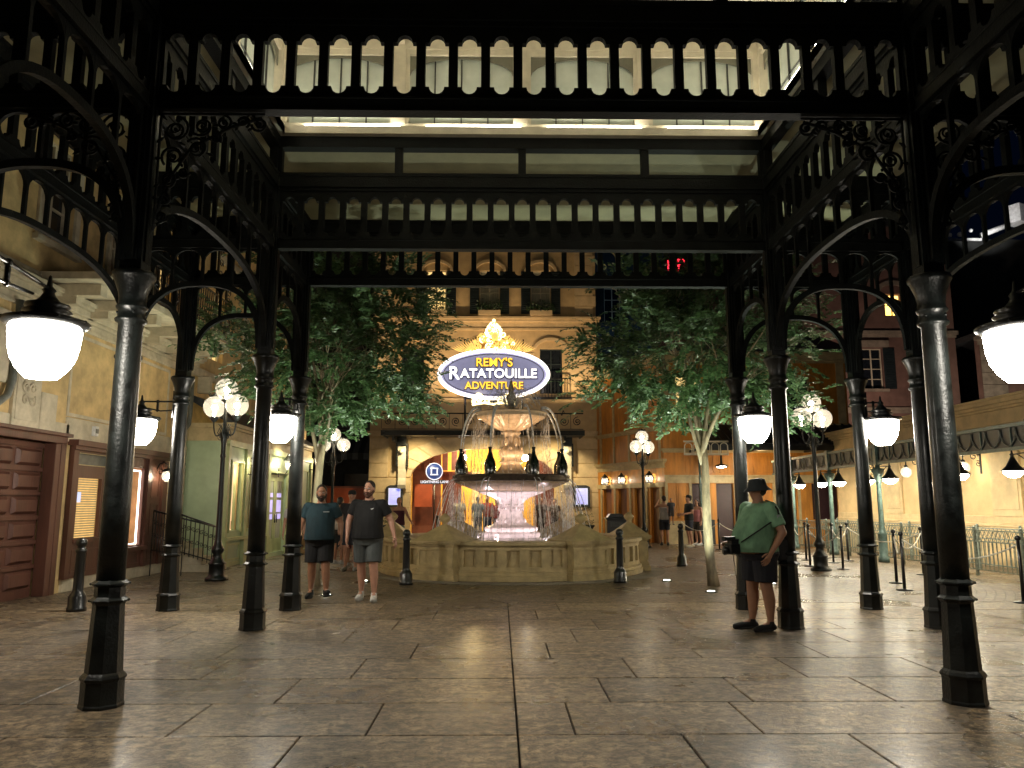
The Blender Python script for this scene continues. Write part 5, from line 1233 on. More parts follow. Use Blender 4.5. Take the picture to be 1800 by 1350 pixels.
for i, y in enumerate((13.6, 19.07, 21.8, 24.6)):  # first lamp is out of view, kept for its light on the wall
    t = thing('globe_wall_lamp', ('unseen globe wall lamp past the right edge, kept to light the sand coloured wall', 'large glass globe wall lamp on a scroll bracket near the right edge', 'globe wall lamp seen between the two right columns', 'farthest small globe wall lamp, left of the green post')[i], 'lamp', (12, y, 2.38), -PI/2, 'globe lamps on the sand coloured wall')
    m_ = MB(); m_.ball((0, -.45, 0), .15, 16, 12); g_ = m_.build('globe', M['globe'], t); m_ = MB(); m_.ball((0, -.45, 0), .05, 10, 8); m_.build('bulb', M['bulb'], g_)
    m_ = MB(); m_.tube([(0, 0, .3), (0, -.15, .42), (0, -.33, .42), (0, -.44, .33), (0, -.45, .15)], .016, 6); m_.tube([(0, p[1]-.17, p[2]+.28) for p in spiral((0, 0), .11, 1.4, 0, 1, 16, 'YZ')], .011, 5); m_.tube([(0, p[1]-.07, p[2]+.1) for p in spiral((0, 0), .08, 1.4, 2, -1, 16, 'YZ')], .011, 5); m_.box(-.03, .03, -.02, 0, -.15, .4); m_.lathe([(.06, .14), (.04, .2)], 10, (0, -.45, 0)); m_.build('bracket', M['greymetal'], t)
# queue canopy
qc = thing('queue_canopy', 'long green metal queue canopy on posts before the sand coloured wall', 'canopy', (9.95, 0, 0))
mb = MB(); mb.lathe([(.14, 0), (.14, .12), (.11, .15), (.11, .7), (.12, .72), (.085, .78), (.07, .9), (.06, 2.0), (.08, 2.03), (.075, 2.1), (.1, 2.2), (.15, 2.32), (.16, 2.36), (.16, 2.4), (.06, 2.42), (.06, 3.0)], 12, flute=.03, nf=6)
p0 = None
PYS = [11.2, 14.2, 17.2, 20.2, 23.2, 26.2]
for y in PYS:
    if p0 is None: p0 = mb.build('post', M['greenmetal'], qc); o = p0
    else: o = p0.copy(); COL.objects.link(o)
    o.location = (0, y, 0)
mb = MB(); mb.box(-.06, .06, 9, 28, 2.97, 3.04); mb.box(-.05, .05, 9, 28, 2.52, 2.58)
for y in PYS: mb.box(-.08, .08, y-.08, y+.08, 2.5, 3.08); mb.box(-.03, 2.0, y-.03, y+.03, 2.86, 2.96)
for k in range(60):
    y = 9.1+k*.315
    if y < 27.9 and k % 3 == 0: mb.box(-.035, -.015, y-.012, y+.012, 2.58, 2.97)
mb.build('fascia_frame', M['greenmetal'], qc)
mb = MB(); mb.box(-.01, .01, 9, 28, 2.58, 2.97); mb.box(.06, 2.04, 9, 28, 2.965, 3.03)
mb.build('fascia_panel', M['darkpanel'], qc)
mb = MB()
for k in range(40):
    y = 9.2+k*.47; mb.tube([(-.03, y+.235*math.cos(PI*i/8), 2.95-.34*math.sin(PI*i/8)) for i in range(9)], .014, 5)
mb.build('swag_bars', M['pipe'], qc)
# cone lamps
def cone():
    r = thing('cone_lamp', '', 'lamp', group='cone shaded lamps on the queue posts'); m_ = MB(); m_.lathe([(.001, -.13), (.09, -.115), (.16, -.05), (.185, .0)], 18); m_.build('bulb', M['coneglass'], r)
    m_ = MB(); m_.lathe([(.225, -.005), (.21, .015), (.12, .10), (.07, .2), (.035, .27), (.03, .3), (.045, .32), (.02, .35), (.012, .44), (.001, .45)], 18); m_.build('shade', M['black'], r); return r
cl = None
for i, y in enumerate(PYS[1:]):
    for s in (-1, 1):
        if y < 15 and s < 0: continue
        if cl is None: cl = cone(); o = cl
        else: o = dup(cl, (0, 0, 0))
        o.location = (9.95, y+s*.62, 2.12); o['label'] = ('cone lamp on the %s side of the %s green queue post' % ('near' if s < 0 else 'far', ('rightmost', 'fourth from the far end of the', 'third from the far end of the', 'second farthest', 'farthest')[i])).replace('of the fourth from the far end of the green queue post', 'of the fourth green queue post from the far end').replace('of the third from the far end of the green queue post', 'of the third green queue post from the far end')
        o['_s'] = s
for o in [o for o in COL.objects if o.name.startswith('cone_lamp')]:
    m_ = MB(); s = o['_s']; del o['_s']; m_.tube([(0, 0, .32), (0, -s*.56, .34)], .012, 5); m_.tube([(0, -s*.56, .1), (0, -s*.35, .22), (0, -s*.15, .32)], .009, 5); m_.build('arm', M['black'], o)
# fences
def fence(x, ya, yb, lb):
    f = thing('queue_fence', lb, 'fence', (x, 0, 0), group='weathered metal queue fences')
    n = round((yb-ya)/1.5); p = (yb-ya)/n
    pm = MB(); pm.box(-.025, .025, -.025, .025, 0, .98); pm.ball((0, 0, 1.0), .035, 8, 6); q0 = None
    for k in range(n+1):
        if q0 is None: q0 = pm.build('post', M['fencemetal'], f); o = q0
        else: o = q0.copy(); COL.objects.link(o)
        o.location = (0, ya+k*p, 0)
    pm = MB()
    for z in (.93, .70, .12): pm.box(-.015, .015, ya, yb, z, z+.025)
    pm.build('rails', M['fencemetal'], f); pm = MB()
    q = int((yb-ya)/.14)
    for k in range(q): y = ya+(k+.5)*(yb-ya)/q; pm.box(-.007, .007, y-.007, y+.007, .145, .70)
    for k in range(0, q, 1):
        y = ya+k*(yb-ya)/q; w_ = (yb-ya)/q
        pm.tube([(0, y, .71), (0, y+w_, .93)], .007, 4, caps=False); pm.tube([(0, y, .93), (0, y+w_, .71)], .007, 4, caps=False)
    pm.build('lattice_and_balusters', M['fencemetal'], f)
fence(10.1, 10.5, 27.0, 'weathered metal queue fence with diamond band along the green posts'); fence(11.1, 10.5, 27.0, 'inner queue fence running close to the sand coloured wall')
# stanchions and chains
sps = [(8.18, 20.85), (7.5, 18.9), (7.9, 18.0), (8.5, 19.9), (7.07, 13.7), (7.55, 14.9), (7.99, 11.96), (7.2, 25.6), (9.2, 20.6), (9.0, 16.6), (8.9, 23.6)]
lbs = ['black post left of the globe street lamp in the queue', 'black post just before the three globe street lamp base', 'black post just right of the queue street lamp base', 'black post with a sagging chain behind the queue street lamp', 'nearest thin black chain post, between the outer right columns', 'thin black chain post just behind the nearest one', 'black chain post at the right edge of the picture', 'black chain post between the right tree and the plum doors', 'chain post beside the outer right column', 'chain post before the metal fence right of the columns', 'far chain post by the second green post']
s0 = None
for xy, lb in zip(sps, lbs):
    if s0 is None:
        r = thing('chain_post', '', 'post', group='black chain posts of the queue'); m_ = MB(); m_.lathe([(.028, 0), (.026, .93)], 10); m_.build('post', M['black'], r); m_ = MB(); m_.ball((0, 0, .97), .045, 10, 8); m_.build('cap', M['black'], r); m_ = MB(); m_.lathe([(.14, 0), (.14, .015), (.04, .03)], 14); m_.build('foot', M['black'], r); s0 = r
    else: r = copy_tree(s0)
    r.location = (*xy, 0); r['label'] = lb
def chain(a, b, lb, sag=.28, z=.88):
    m_ = MB(); a = Vector((*a, z)); b = Vector((*b, z)); n = 24; L_ = (b-a).length; d = (b-a).normalized()
    m_.tube([a+(b-a)*(i/n)-Vector((0, 0, sag*4*(i/n)*(1-i/n))) for i in range(n+1)], [.016 if i % 2 else .011 for i in range(n+1)], 6)
    tag(m_.build('barrier_chain', M['chain']), lb, 'chain', 'pale chains between the queue posts')
for (i, j, lb) in ((0, 3, 'pale chain sagging behind the queue street lamp'), (1, 2, 'short pale chain before the queue street lamp base'), (3, 8, 'pale chain running from the street lamp towards the outer column'), (4, 5, 'short chain between the two nearest thin posts'), (5, 9, 'chain from the nearest posts to the metal fence side'), (6, 4, 'chain low at the right edge of the picture'), (9, 8, 'chain behind the outer right column'), (0, 10, 'far chain in front of the second green post')): chain(sps[i], sps[j], lb)
chain((7.2, 25.6), (8.6, 26.2), 'pale chain in front of the plum doors, right of the tree trunk'); chain((7.2, 25.6), (6.2, 26.6), 'pale chain left of the post by the right tree trunk')
# ------------------------------------------------------------ far buildings on the right
mr_ = thing('rose_building', 'dim rose plastered building with shuttered window beyond the queue', 'building', (18.0, 40, 0))
mb = MB(); wall_holes(mb, -7.6, 6.4, 0, 16.5, 0, .4, [(1.3, 2.4, 7.5, 9.7), (2.75, 3.65, 11.5, 12.7), (-2.4, -1.3, 7.5, 9.7)]); mb.build('wall', M['maroon'], mr_)
mb = MB(); cornice(mb, -7.6, 6.4, 6.2, [(.15, .08), (.15, .18)]); cornice(mb, -7.6, 6.4, 10.3, [(.15, .06), (.2, .14)]); mb.box(1.0, 2.7, -.2, 0, 9.75, 10.1); mb.box(1.1, 2.6, -.15, 0, 7.35, 7.5)
for s in range(8): a0, a1 = PI*s/8, PI*(s+1)/8; mb.prism([(3.2-.75*math.cos(a0), 12.7+.5*math.sin(a0)), (3.2-.75*math.cos(a1), 12.7+.5*math.sin(a1)), (3.2-1.0*math.cos(a1), 12.7+.75*math.sin(a1)), (3.2-1.0*math.cos(a0), 12.7+.75*math.sin(a0))], 'Y', -.12, .02)
quoins(mb, -7.6, -6.6, 0, 16, .6); mb.build('stone_trim', M['greystone'], mr_)
frame_parts(mr_, 1.85, 7.5, 1.1, 2.2, .2, 2, 4, 'cream', 'darkglass'); shutter_pair(mr_, 1.85, 7.5, 1.15, 2.2, .6); frame_parts(mr_, 3.2, 11.5, .9, 1.2, .2, 2, 2, 'cream', emat('amber_attic_light', (1, .55, .12), 1.6), 'lit_window'); frame_parts(mr_, -1.85, 7.5, 1.1, 2.2, .2, 2, 4, 'cream', 'darkglass')
mb = MB(); mb.box(-7.8, 6.6, -.2, 8, 16.5, 16.9); mb.box(6.1, 6.4, .4, 8, 0, 16.5); mb.build('roof', M['slate'], mr_)
m2 = thing('quoined_building', 'lower dim building with pale quoins behind the right queue lamp', 'building', (24.4, 38, 0))
mb = MB(); wall_holes(mb, 0, 10, 0, 9.9, 0, .4, [(3, 4.2, 5.4, 7.6)]); mb.build('wall', M['maroon'], m2); mb = MB(); quoins(mb, .0, 1.25, 0, 9.9, .62); cornice(mb, 0, 10, 9.5, [(.2, .1), (.2, .25)]); mb.build('quoins', M['greystone'], m2)
frame_parts(m2, 3.6, 5.4, 1.2, 2.2, .2, 2, 3, 'cream', 'darkglass'); mb = MB(); mb.box(0, 10, 0, 8, 9.9, 10.2); mb.build('roof', M['slate'], m2)
bl = thing('blue_building', 'dark blue plastered building behind the right tree', 'building', (5.6, 46, 0)); mb = MB(); wall_holes(mb, -.4, 6, 0, 20, 0, .4, [(.8, 1.8, 12.5, 14.7), (3.6, 4.6, 12.5, 14.7)]); mb.box(-.4, 6, .4, 6, 19.8, 20); mb.build('wall', M['blueplaster'], bl)
for x in (1.3, 4.1): frame_parts(bl, x, 12.5, 1, 2.2, .2, 2, 3, 'cream', 'darkglass'); shutter_pair(bl, x, 12.5, 1.05, 2.2, .5)
nn = thing('neon_sign', 'small red neon letters glimpsed through the top of the right tree', 'sign', (11.2, 44, 15.2)); mb = MB()
for k in range(5): x = -1.2+k*.6; mb.tube([(x, 0, 0), (x, 0, .7), (x+.35, 0, .7), (x+.35, 0, .35), (x, 0, .35)], .05, 5)
mb.build('red_tubes', M['redneon'], nn); mb = MB(); mb.box(-1.4, 1.8, .05, .12, -.15, .9); mb.build('backing', M['black'], nn)
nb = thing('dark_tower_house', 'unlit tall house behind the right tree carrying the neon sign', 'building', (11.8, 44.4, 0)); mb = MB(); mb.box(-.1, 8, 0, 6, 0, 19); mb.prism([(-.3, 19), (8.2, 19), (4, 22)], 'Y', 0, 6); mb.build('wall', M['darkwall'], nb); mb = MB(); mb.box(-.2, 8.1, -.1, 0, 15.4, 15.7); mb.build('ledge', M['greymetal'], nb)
# floodlit things on the far roof at right
rf = thing('rooftop_vent', 'floodlit white box and slanting duct on the dark roofline at the right edge', 'vent', (30.3, 44, 18.0)); mb = MB(); mb.cbox(1.0, 0, .8, .95, .9, 1.1, .5); mb.tube([(-1.3, 0, -.5), (.5, 0, .2)], .16, 8); mb.build('white_box', M['white_fx'], rf); mb = MB()
for (x, z, r_) in ((-2.6, -.45, .16), (-3.2, -.5, .14), (-1.9, -.2, .12), (-2.3, -.7, .1)): mb.ball((x, 0, z), r_, 8, 6)
mb.box(-3.6, -1.3, -.05, .05, -.85, -.7); mb.build('rail_balls', M['white_fx'], rf)
wv = thing('weather_vane', 'tiny white bird shaped weather vane against the night sky', 'weather vane', (27.9, 44, 18.7)); mb = MB(); mb.tube([(0, 0, .55), (.03, 0, .1), (-.05, 0, -.15)], [.11, .1, .05], 6); mb.tube([(-.05, 0, -.1), (-.4, 0, -.3)], .06, 5); mb.tube([(-.05, 0, -.15), (.15, 0, -.5)], .07, 5); mb.build('vane', M['white_fx'], wv); mb = MB(); mb.tube([(0, 0, -.4), (0, 0, -1.9)], .03, 5); mb.build('rod', M['black'], wv)
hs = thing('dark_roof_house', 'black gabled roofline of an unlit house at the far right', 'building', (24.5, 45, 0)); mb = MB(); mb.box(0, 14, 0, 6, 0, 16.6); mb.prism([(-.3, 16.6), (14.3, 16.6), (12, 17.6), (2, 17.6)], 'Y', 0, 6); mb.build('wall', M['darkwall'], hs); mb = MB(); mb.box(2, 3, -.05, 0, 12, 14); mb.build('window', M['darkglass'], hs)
spot('roof_flood', (28.5, 41, 16), (29.5, 44, 18.3), 260, (1, .98, .95), 60, .6)
# ------------------------------------------------------------ unseen floodlights washing the facades
for x in (-4.2, -1.5, 1.5, 4.0): spot('facade_flood', (FXc+x, 32.05, 5.3), (FXc+x*.8, 34, 10.5), 215, (1, .70, .38), 110, .8, .1)
for x in (-3.0, 0, 3.0): spot('canopy_downlight', (FXc+x, 32.5, 4.28), (FXc+x, 33.9, 1.8), 190, (1, .80, .45), 130, .9, .1)
spot('rose_flood', (17, 34, 4), (21, 40, 8.5), 420, (1, .72, .55), 90, .8, .2)
spot('quoin_flood', (23, 33, 4), (26.5, 38, 7), 260, (1, .85, .65), 80, .8, .2)
spot('blue_flood', (7, 41, 10), (8, 46, 14), 35, (.5, .75, 1), 90, .8, .2)
point('awning_fill', (9.5, 28.0, 3.1), 22, (1, .7, .35), .15); point('shop_light', (-6.9, 19.4, 2.3), 12, (1, .72, .42), .1)
spot('green_shop_wash', (-5.9, 22.3, 3.25), (-6.45, 22.8, 1.0), 60, (1, .93, .62), 140, .8, .1)
# ------------------------------------------------------------ people
SK = {'fair': mat('fair_skin', (.46, .24, .16), .5, 0, .08, 12), 'tan': mat('tanned_skin', (.34, .17, .10), .5, 0, .08, 12), 'dark': mat('dark_skin', (.12, .06, .04), .5, 0, .08, 12)}
HR = {'brown': mat('dark_brown_hair', (.025, .014, .009), .6, 0, .4, 40), 'black': mat('black_hair', (.008, .007, .007), .5, 0, .3, 40), 'blond': mat('blond_hair', (.34, .22, .09), .55, 0, .3, 40), 'auburn': mat('reddish_brown_beard', (.09, .035, .018), .7, 0, .4, 60)}
_cc = {}
def cloth(c):
    if c not in _cc: _cc[c] = mat('cloth', c, .85, 0, .22, 7, .9, 9, stretch=(1, 1, .6))
    return _cc[c]
eyeW = mat('eye_white', (.6, .58, .55), .3); eyeD = mat('eye_dark', (.02, .012, .01), .2); lip = mat('lip', (.32, .12, .10), .5)
def loft(mbx, rings, n=18):
    vs = []; fs = []
    for (cx, cy, cz, rx, ry) in rings:
        for k in range(n):
            a = 2*PI*k/n; c, s = math.cos(a), math.sin(a)
            vs.append((cx+rx*math.copysign(abs(c)**.85, c), cy+ry*math.copysign(abs(s)**.85, s), cz))
    for i in range(len(rings)-1):
        for k in range(n): j = (k+1) % n; fs.append((i*n+k, i*n+j, (i+1)*n+j, (i+1)*n+k))
    fs.append(tuple(range(n-1, -1, -1))); fs.append(tuple((len(rings)-1)*n+k for k in range(n)))
    mbx.add(vs, fs, True)
def remesh(mbx, vox, smooth=4, extra=None):
    me = bpy.data.meshes.new('r'); me.from_pydata(mbx.v, [], mbx.f); o = bpy.data.objects.new('r', me); COL.objects.link(o)
    md = o.modifiers.new('r', 'REMESH'); md.mode = 'VOXEL'; md.voxel_size = vox; md.use_smooth_shade = True
    if smooth: s = o.modifiers.new('s', 'SMOOTH'); s.factor = .5; s.iterations = smooth
    dg = bpy.context.evaluated_depsgraph_get(); dg.update(); out = bpy.data.meshes.new_from_object(o.evaluated_get(dg))
    bpy.data.objects.remove(o); bpy.data.meshes.remove(me)
    if extra is not None:
        import bmesh
        e = bpy.data.meshes.new('e'); e.from_pydata(extra.v, [], extra.f); b = bmesh.new(); b.from_mesh(out); b.from_mesh(e)
        for f in b.faces: f.smooth = True
        b.to_mesh(out); b.free(); bpy.data.meshes.remove(e)
    return out
def linkme(me, name, m, parent, label=None):
    me.name = name; me.materials.clear(); me.materials.append(m); o = bpy.data.objects.new(name, me); COL.objects.link(o); o.parent = parent
    if label: o['label'] = label
    return o
def sm(pts, k=3):
    """densify polyline with radii"""
    out = []
    for (a, b) in zip(pts, pts[1:]):
        for i in range(k): t = i/k; out.append([a[j]+(b[j]-a[j])*t for j in range(4)])
    out.append(list(pts[-1])); return out
def seg(mbx, pts, n=12):
    p = sm(pts); mbx.tube([q[:3] for q in p], [q[3] for q in p], n)
    for q in (pts[0], pts[-1]): mbx.ball(q[:3], q[3]*.98, 12, 8)
    for q in pts[1:-1]: mbx.ball(q[:3], q[3]*.99, 12, 8)
def person(label, loc, rz=0, hgt=1.76, g=1.0, skin='fair', hair='brown', hairstyle='short', beard=None, top=(.1, .1, .1), topkind='tee', bottom=(.02, .02, .02), botkind='shorts', shoes=(.02, .02, .02), arms=None, legs=None, head=(0, 0, 0), lean=0, vox=.012, hat=None, belly=0, toplabel=None, female=False, socks=None):
    S = hgt/1.76
    r = thing('person', label, 'person', (loc[0], loc[1], 0), rz); r.scale = (S, S, S)
    sh = .185*(.92 if female else 1)*(1+.3*(g-1)); hp = .095*(1.05 if female else 1)
    A = {1: [(sh+.05, .02, 1.15), (sh+.07, -.05, .90)], -1: [(-sh-.05, .02, 1.15), (-sh-.07, -.05, .90)]}
    Lg = {1: [(.10, -.02, .50), (.11, .03, .085), (.13, -.17, .03)], -1: [(-.10, -.02, .50), (-.11, .03, .085), (-.13, -.17, .03)]}
    if arms: A.update(arms)
    if legs: Lg.update(legs)
    def tl(p):  # lean of the upper body about the hips
        x, y, z = p; t = max(0, z-.92); return (x, y+t*math.sin(lean), .92+t*math.cos(lean) if z > .92 else z)
    sk = MB()
    gs = 1+.5*(g-1)
    key = [(.80, .10, .08, 0), (.86, .145*g, .105*g, 0), (.93, .158*g, .113*g+belly*.75, -belly*.75), (1.02, .152*g, .11*g+belly*.9, -belly*.85), (1.12, .148*g, .108*g+belly*.75, -.008-belly*.65), (1.22, .152*g*.98, .11*g+belly*.42, -.006-belly*.3), (1.32, .168*gs, .113*gs+belly*.2, -belly*.1), (1.39, .170*gs, .10*gs, .004), (1.435, .135*gs, .082*gs, .008), (1.47, .078, .066, .01), (1.51, .059, .061, .0), (1.57, .056, .058, -.01)]
    def prof(z):
        for i in range(len(key)-1):
            if key[i][0] <= z <= key[i+1][0]:
                p0, p1, p2, p3 = key[max(0, i-1)], key[i], key[i+1], key[min(len(key)-1, i+2)]; t = (z-p1[0])/(p2[0]-p1[0])
                return [.5*((2*p1[j])+(-p0[j]+p2[j])*t+(2*p0[j]-5*p1[j]+4*p2[j]-p3[j])*t*t+(-p0[j]+3*p1[j]-3*p2[j]+p3[j])*t**3) for j in (1, 2, 3)]
        return list(key[-1][1:])
    rings = [(0, prof(z)[2], z, prof(z)[0], prof(z)[1]) for z in [.80+.77*i/26 for i in range(27)]]
    tr = [(*tl(q[:3]), q[3], q[4]) for q in rings]; loft(sk, tr)
    hand = MB()
    for s in (1, -1):
        shd = tl((s*sh, .005, 1.405)); el, wr = A[s]; el = tl(el); wr = tl(wr)
        seg(sk, [(*tl((s*.11, .005, 1.41)), .062), (*shd, .062*(.6+.4*g)), (*el, .043*(.5+.5*g)), (*wr, .027)])
        md = [(shd[i]+el[i])/2 for i in range(3)]; sk.ball(md, .054*(.5+.5*g), 12, 8)
        # hand: palm continues forearm, five fingers
        d = Vector(wr)-Vector(el); d.normalize(); sd = Vector((0, 1, 0)) if abs(d.y) < .8 else Vector((0, 0, 1)); sd = (sd-d*sd.dot(d)).normalized(); nn_ = d.cross(sd)
        w_ = Vector(wr); seg(sk, [(*wr, .026), (*(w_+d*.045), .028)]); 
        for q in (-1, 0, 1): seg(sk, [(*(w_+d*.03+sd*.018*q), .017), (*(w_+d*.09+sd*.022*q), .015)], 8)
        cv = nn_*(-s*.0)+Vector((-s*1.0, 0, 0)); cv = (cv-d*cv.dot(d)); cv = cv.normalized() if cv.length > .1 else nn_
        for q, (o_, l_) in enumerate(((-.032, .068), (-.011, .08), (.011, .075), (.031, .058))):
            b0 = w_+d*.088-sd*o_; p1 = b0+d*l_*.45+cv*.006; p2 = p1+d*l_*.33+cv*.016; p3 = p2+d*l_*.25+cv*.02
            hand.tube([b0-d*.02, b0, p1, p2, p3], [.0095, .0095, .009, .008, .006], 7)
        t0 = w_+d*.03-sd*.024; t1 = t0-sd*.028+d*.025+cv*.01; t2 = t1-sd*.008+d*.03+cv*.01; hand.tube([t0, t1, t2, t2+d*.018+cv*.008], [.013, .012, .010, .007], 7)
        kn, an, to = Lg[s]
        seg(sk, [(s*hp, 0, .88, .088*g), (*kn, .056*(.4+.6*g)), ((kn[0]+an[0])/2, (kn[1]+an[1])/2+.015, kn[2]*.64+an[2]*.36, .055*(.4+.6*g)), (*an, .034)])
        seg(sk, [(*an, .034), (*to, .03)])
    # head
    H = Matrix.Translation(tl((0, -.012, 1.60))) @ Matrix.Rotation(R(head[0]), 4, 'Z') @ Matrix.Rotation(R(head[1]), 4, 'X') @ Matrix.Rotation(R(head[2]), 4, 'Y')
    hm = MB()
    hm.ball((0, .012, .055), .083, 20, 14, ex=.90, ey=1.12, ez=1.22); hm.ball((0, -.022, -.005), .066, 16, 12, ex=.92, ey=1.0, ez=1.15); hm.ball((0, -.045, -.05), .036, 12, 10, ex=1.15, ey=.9)
    hm.ball((0, -.083, .068), .022, 10, 8, ex=1.9, ey=.6, ez=.6)
    hm.tube([(0, -.082, .055), (0, -.102, .018), (0, -.096, .008)], [.009, .015, .012], 8); hm.ball((.012, -.092, .01), .009, 8, 6); hm.ball((-.012, -.092, .01), .009, 8, 6)
    for s in (-1, 1): hm.ball((s*.077, .015, .03), .024, 10, 8, ex=.4, ey=.8, ez=1.3); hm.ball((s*.04, -.062, .005), .022, 10, 8)
    hm.tube([(0, .0, -.03), (0, .015, -.13)], .055, 12)
    hm.xf(H); st0 = len(sk.v); sk.add(hm.v, hm.f, True)
    body = remesh(sk, vox, 3, hand); bo_ = linkme(body, 'body', SK[skin], r)
    fm = MB(); fd = MB()
    for s in (-1, 1): fm.ball((s*.030, -.0835, .042), .0115, 10, 8, ex=1.2, ez=.7); fd.ball((s*.030, -.0925, .042), .0055, 8, 6); fd.tube([(s*.014, -.093, .066), (s*.03, -.096, .071), (s*.046, -.088, .066)], [.003, .0045, .002], 5)
    fm.xf(H); fd.xf(H); fm.build('eyes', eyeW, bo_); fd.build('pupils_and_brows', HR['brown'] if hair == 'blond' else eyeD, bo_)
    lm = MB(); lm.tube([(-.022, -.083, -.026), (-.01, -.091, -.024), (0, -.092, -.0255), (.01, -.091, -.024), (.022, -.083, -.026)], [.002, .005, .0055, .005, .002], 6); lm.xf(H); lm.build('mouth', lip, bo_)
    if beard:
        bm = MB(); bm.ball((0, -.03, -.035), .064, 16, 12, ex=1.02, ey=.98, ez=.85); bm.ball((0, -.052, -.066), .038, 12, 8, ex=1.2)
        for s in (-1, 1): bm.tube([(s*.066, .0, .03), (s*.068, -.012, -.01), (s*.055, -.04, -.04)], [.012, .016, .02], 8)
        bm.tube([(-.026, -.085, -.03), (-.02, -.094, -.014), (0, -.098, -.011), (.02, -.094, -.014), (.026, -.085, -.03)], [.007, .007, .006, .007, .007], 6)
        # open the mouth area by keeping the lips proud
        bm.xf(H); linkme(remesh(bm, .007, 2), 'beard', HR[beard], r)
        l2 = MB(); l2.tube([(-.016, -.098, -.028), (0, -.1035, -.0285), (.016, -.098, -.028)], [.002, .0055, .002], 6); l2.xf(H); l2.build('lower_lip', lip, r)
    # hair
    if hairstyle != 'bald':
        hb = MB(); hb.ball((0, .026, .075), .086, 18, 12, ex=.95, ey=1.06, ez=1.12)
        if hairstyle == 'short': hb.ball((0, .05, .03), .07, 14, 10, ez=1.15)
        if hairstyle in ('long', 'tail'):
            hb.ball((0, .04, .03), .082, 14, 10, ez=1.3)
            if hairstyle == 'long':
                for s in (-1, 0, 1): hb.tube([(s*.06, .045, .04), (s*.075, .055, -.08), (s*.085, .05, -.2), (s*.07, .05, -.28)], [.05, .048, .042, .015], 9)
            else: hb.tube([(0, .09, .08), (0, .13, .0), (0, .12, -.13)], [.03, .033, .01], 8)
        hb.xf(H); linkme(remesh(hb, .009, 2), 'hair', HR[hair], r)
    if hat:
        kind, col = hat; hb = MB()
        if kind == 'cap':
            hb.lathe([(.094, 0), (.096, .03), (.088, .07), (.06, .098), (.001, .108)], 18, (0, .015, .062), ey=1.12, ex=.97); hb.prism([(-.068, -.06), (-.06, -.12), (-.03, -.158), (.03, -.158), (.06, -.12), (.068, -.06)], 'Z', .072, .08)
        else:
            hb.lathe([(.150, -.045), (.146, -.035), (.104, .01), (.096, .05), (.088, .09), (.06, .105), (.001, .108)], 22, (0, .015, .06), ey=1.1, flute=.03, nf=3)
        hb.xf(H); hb.build('hat', cloth(col), r)
    # top
    tm = MB(); e = .014
    if topkind:
        zlow = .90 if topkind != 'long' else .86
        rr_ = []
        for i in range(22):
            z = zlow+(1.455-zlow)*i/21; a, b, c = prof(max(z, .93)); k = e+(.012 if z < 1.25 else .012*max(0, (1.45-z)/.2)); dr = max(0, 1.05-z)*.05
            rr_.append((0, c, z, a+k+dr, b+k+dr*.6))
        if topkind == 'tank': rr_ = [q for q in rr_ if q[2] < 1.37]
        else: rr_.append((0, .008, 1.468, .092, .08))
        loft(tm, [(*tl(q[:3]), q[3], q[4]) for q in rr_])
        for s in (1, -1):
            shd = tl((s*sh, .005, 1.405)); el = tl(A[s][0]); wr = tl(A[s][1])
            if topkind in ('tee', 'polo', 'shirt'):
                t = .62 if topkind != 'shirt' else .75; q = [shd[i]+(el[i]-shd[i])*t for i in range(3)]
                p = sm([(*tl((s*.10, .005, 1.40)), .075), (*shd, .074*(.55+.45*g)), (*q, .068*(.5+.5*g))]); tm.tube([a[:3] for a in p], [a[3] for a in p], 14); tm.ball(shd, .072*(.55+.45*g), 12, 8)
            if topkind == 'tank': seg(tm, [(*tl((s*.085, .0, 1.36)), .05), (*tl((s*.095, .01, 1.452)), .03)])
        to_ = linkme(remesh(tm, vox*.95, 2), 'shirt', cloth(top), r, toplabel)
        if topkind in ('polo', 'shirt'):
            cm = MB()
            for s in (-1, 1): cm.tube([tl((0, .075, 1.485)), tl((s*.06, .05, 1.488)), tl((s*.062, -.03, 1.472)), tl((s*.022, -.088, 1.43))], [.014, .016, .016, .01], 7, sq=.6)
            cm.build('collar', cloth(top), r)
    # bottoms
    bm = MB(); loft(bm, [(0, 0, .80, .15*g, .11*g), (0, 0, .88, .178*g, .128*g), (0, -belly*.6, .95, .166*g+.004, .118*g+belly*.6), (0, -belly*.7, .985, .158*g+.004, .114*g+belly*.6)])
    for s in (1, -1):
        kn, an, to = Lg[s]; h0 = (s*hp, 0, .86)
        if botkind == 'shorts': t = .86; q = [h0[i]+(kn[i]-h0[i])*t for i in range(3)]; p = sm([(*h0, .1*g), (*q, .088*g)]); bm.tube([a[:3] for a in p], [a[3] for a in p], 14)
        else: p = sm([(*h0, .1*g), (*kn, .075*g), (an[0], an[1], an[2]+.03, .058)]); bm.tube([a[:3] for a in p], [a[3] for a in p], 14); bm.ball(kn, .074*g, 12, 8)
    linkme(remesh(bm, vox*.95, 2), 'shorts' if botkind == 'shorts' else 'trousers', cloth(bottom), r)
    for s in (1, -1):
        kn, an, to = Lg[s]; sm_ = MB(); A_ = Vector(an); T_ = Vector(to); d = (T_-A_); d.z = 0; d.normalize(); zb_ = to[2]-.03
        hl = Vector((an[0]-d.x*.04, an[1]-d.y*.04, an[2]-.045)); tp = Vector(to)+d*.03
        seg(sm_, [(*hl, .04), (*(hl+(tp-hl)*.4+Vector((0, 0, .008))), .046), (*(hl+(tp-hl)*.75), .044), (*tp, .034)]); seg(sm_, [(*A_, .045), (*(A_+d*.03-Vector((0, 0, .03))), .045)])
        me = remesh(sm_, .010, 2); lo = min(v.co.z for v in me.vertices)
        linkme(me, 'shoe', cloth(shoes), r)
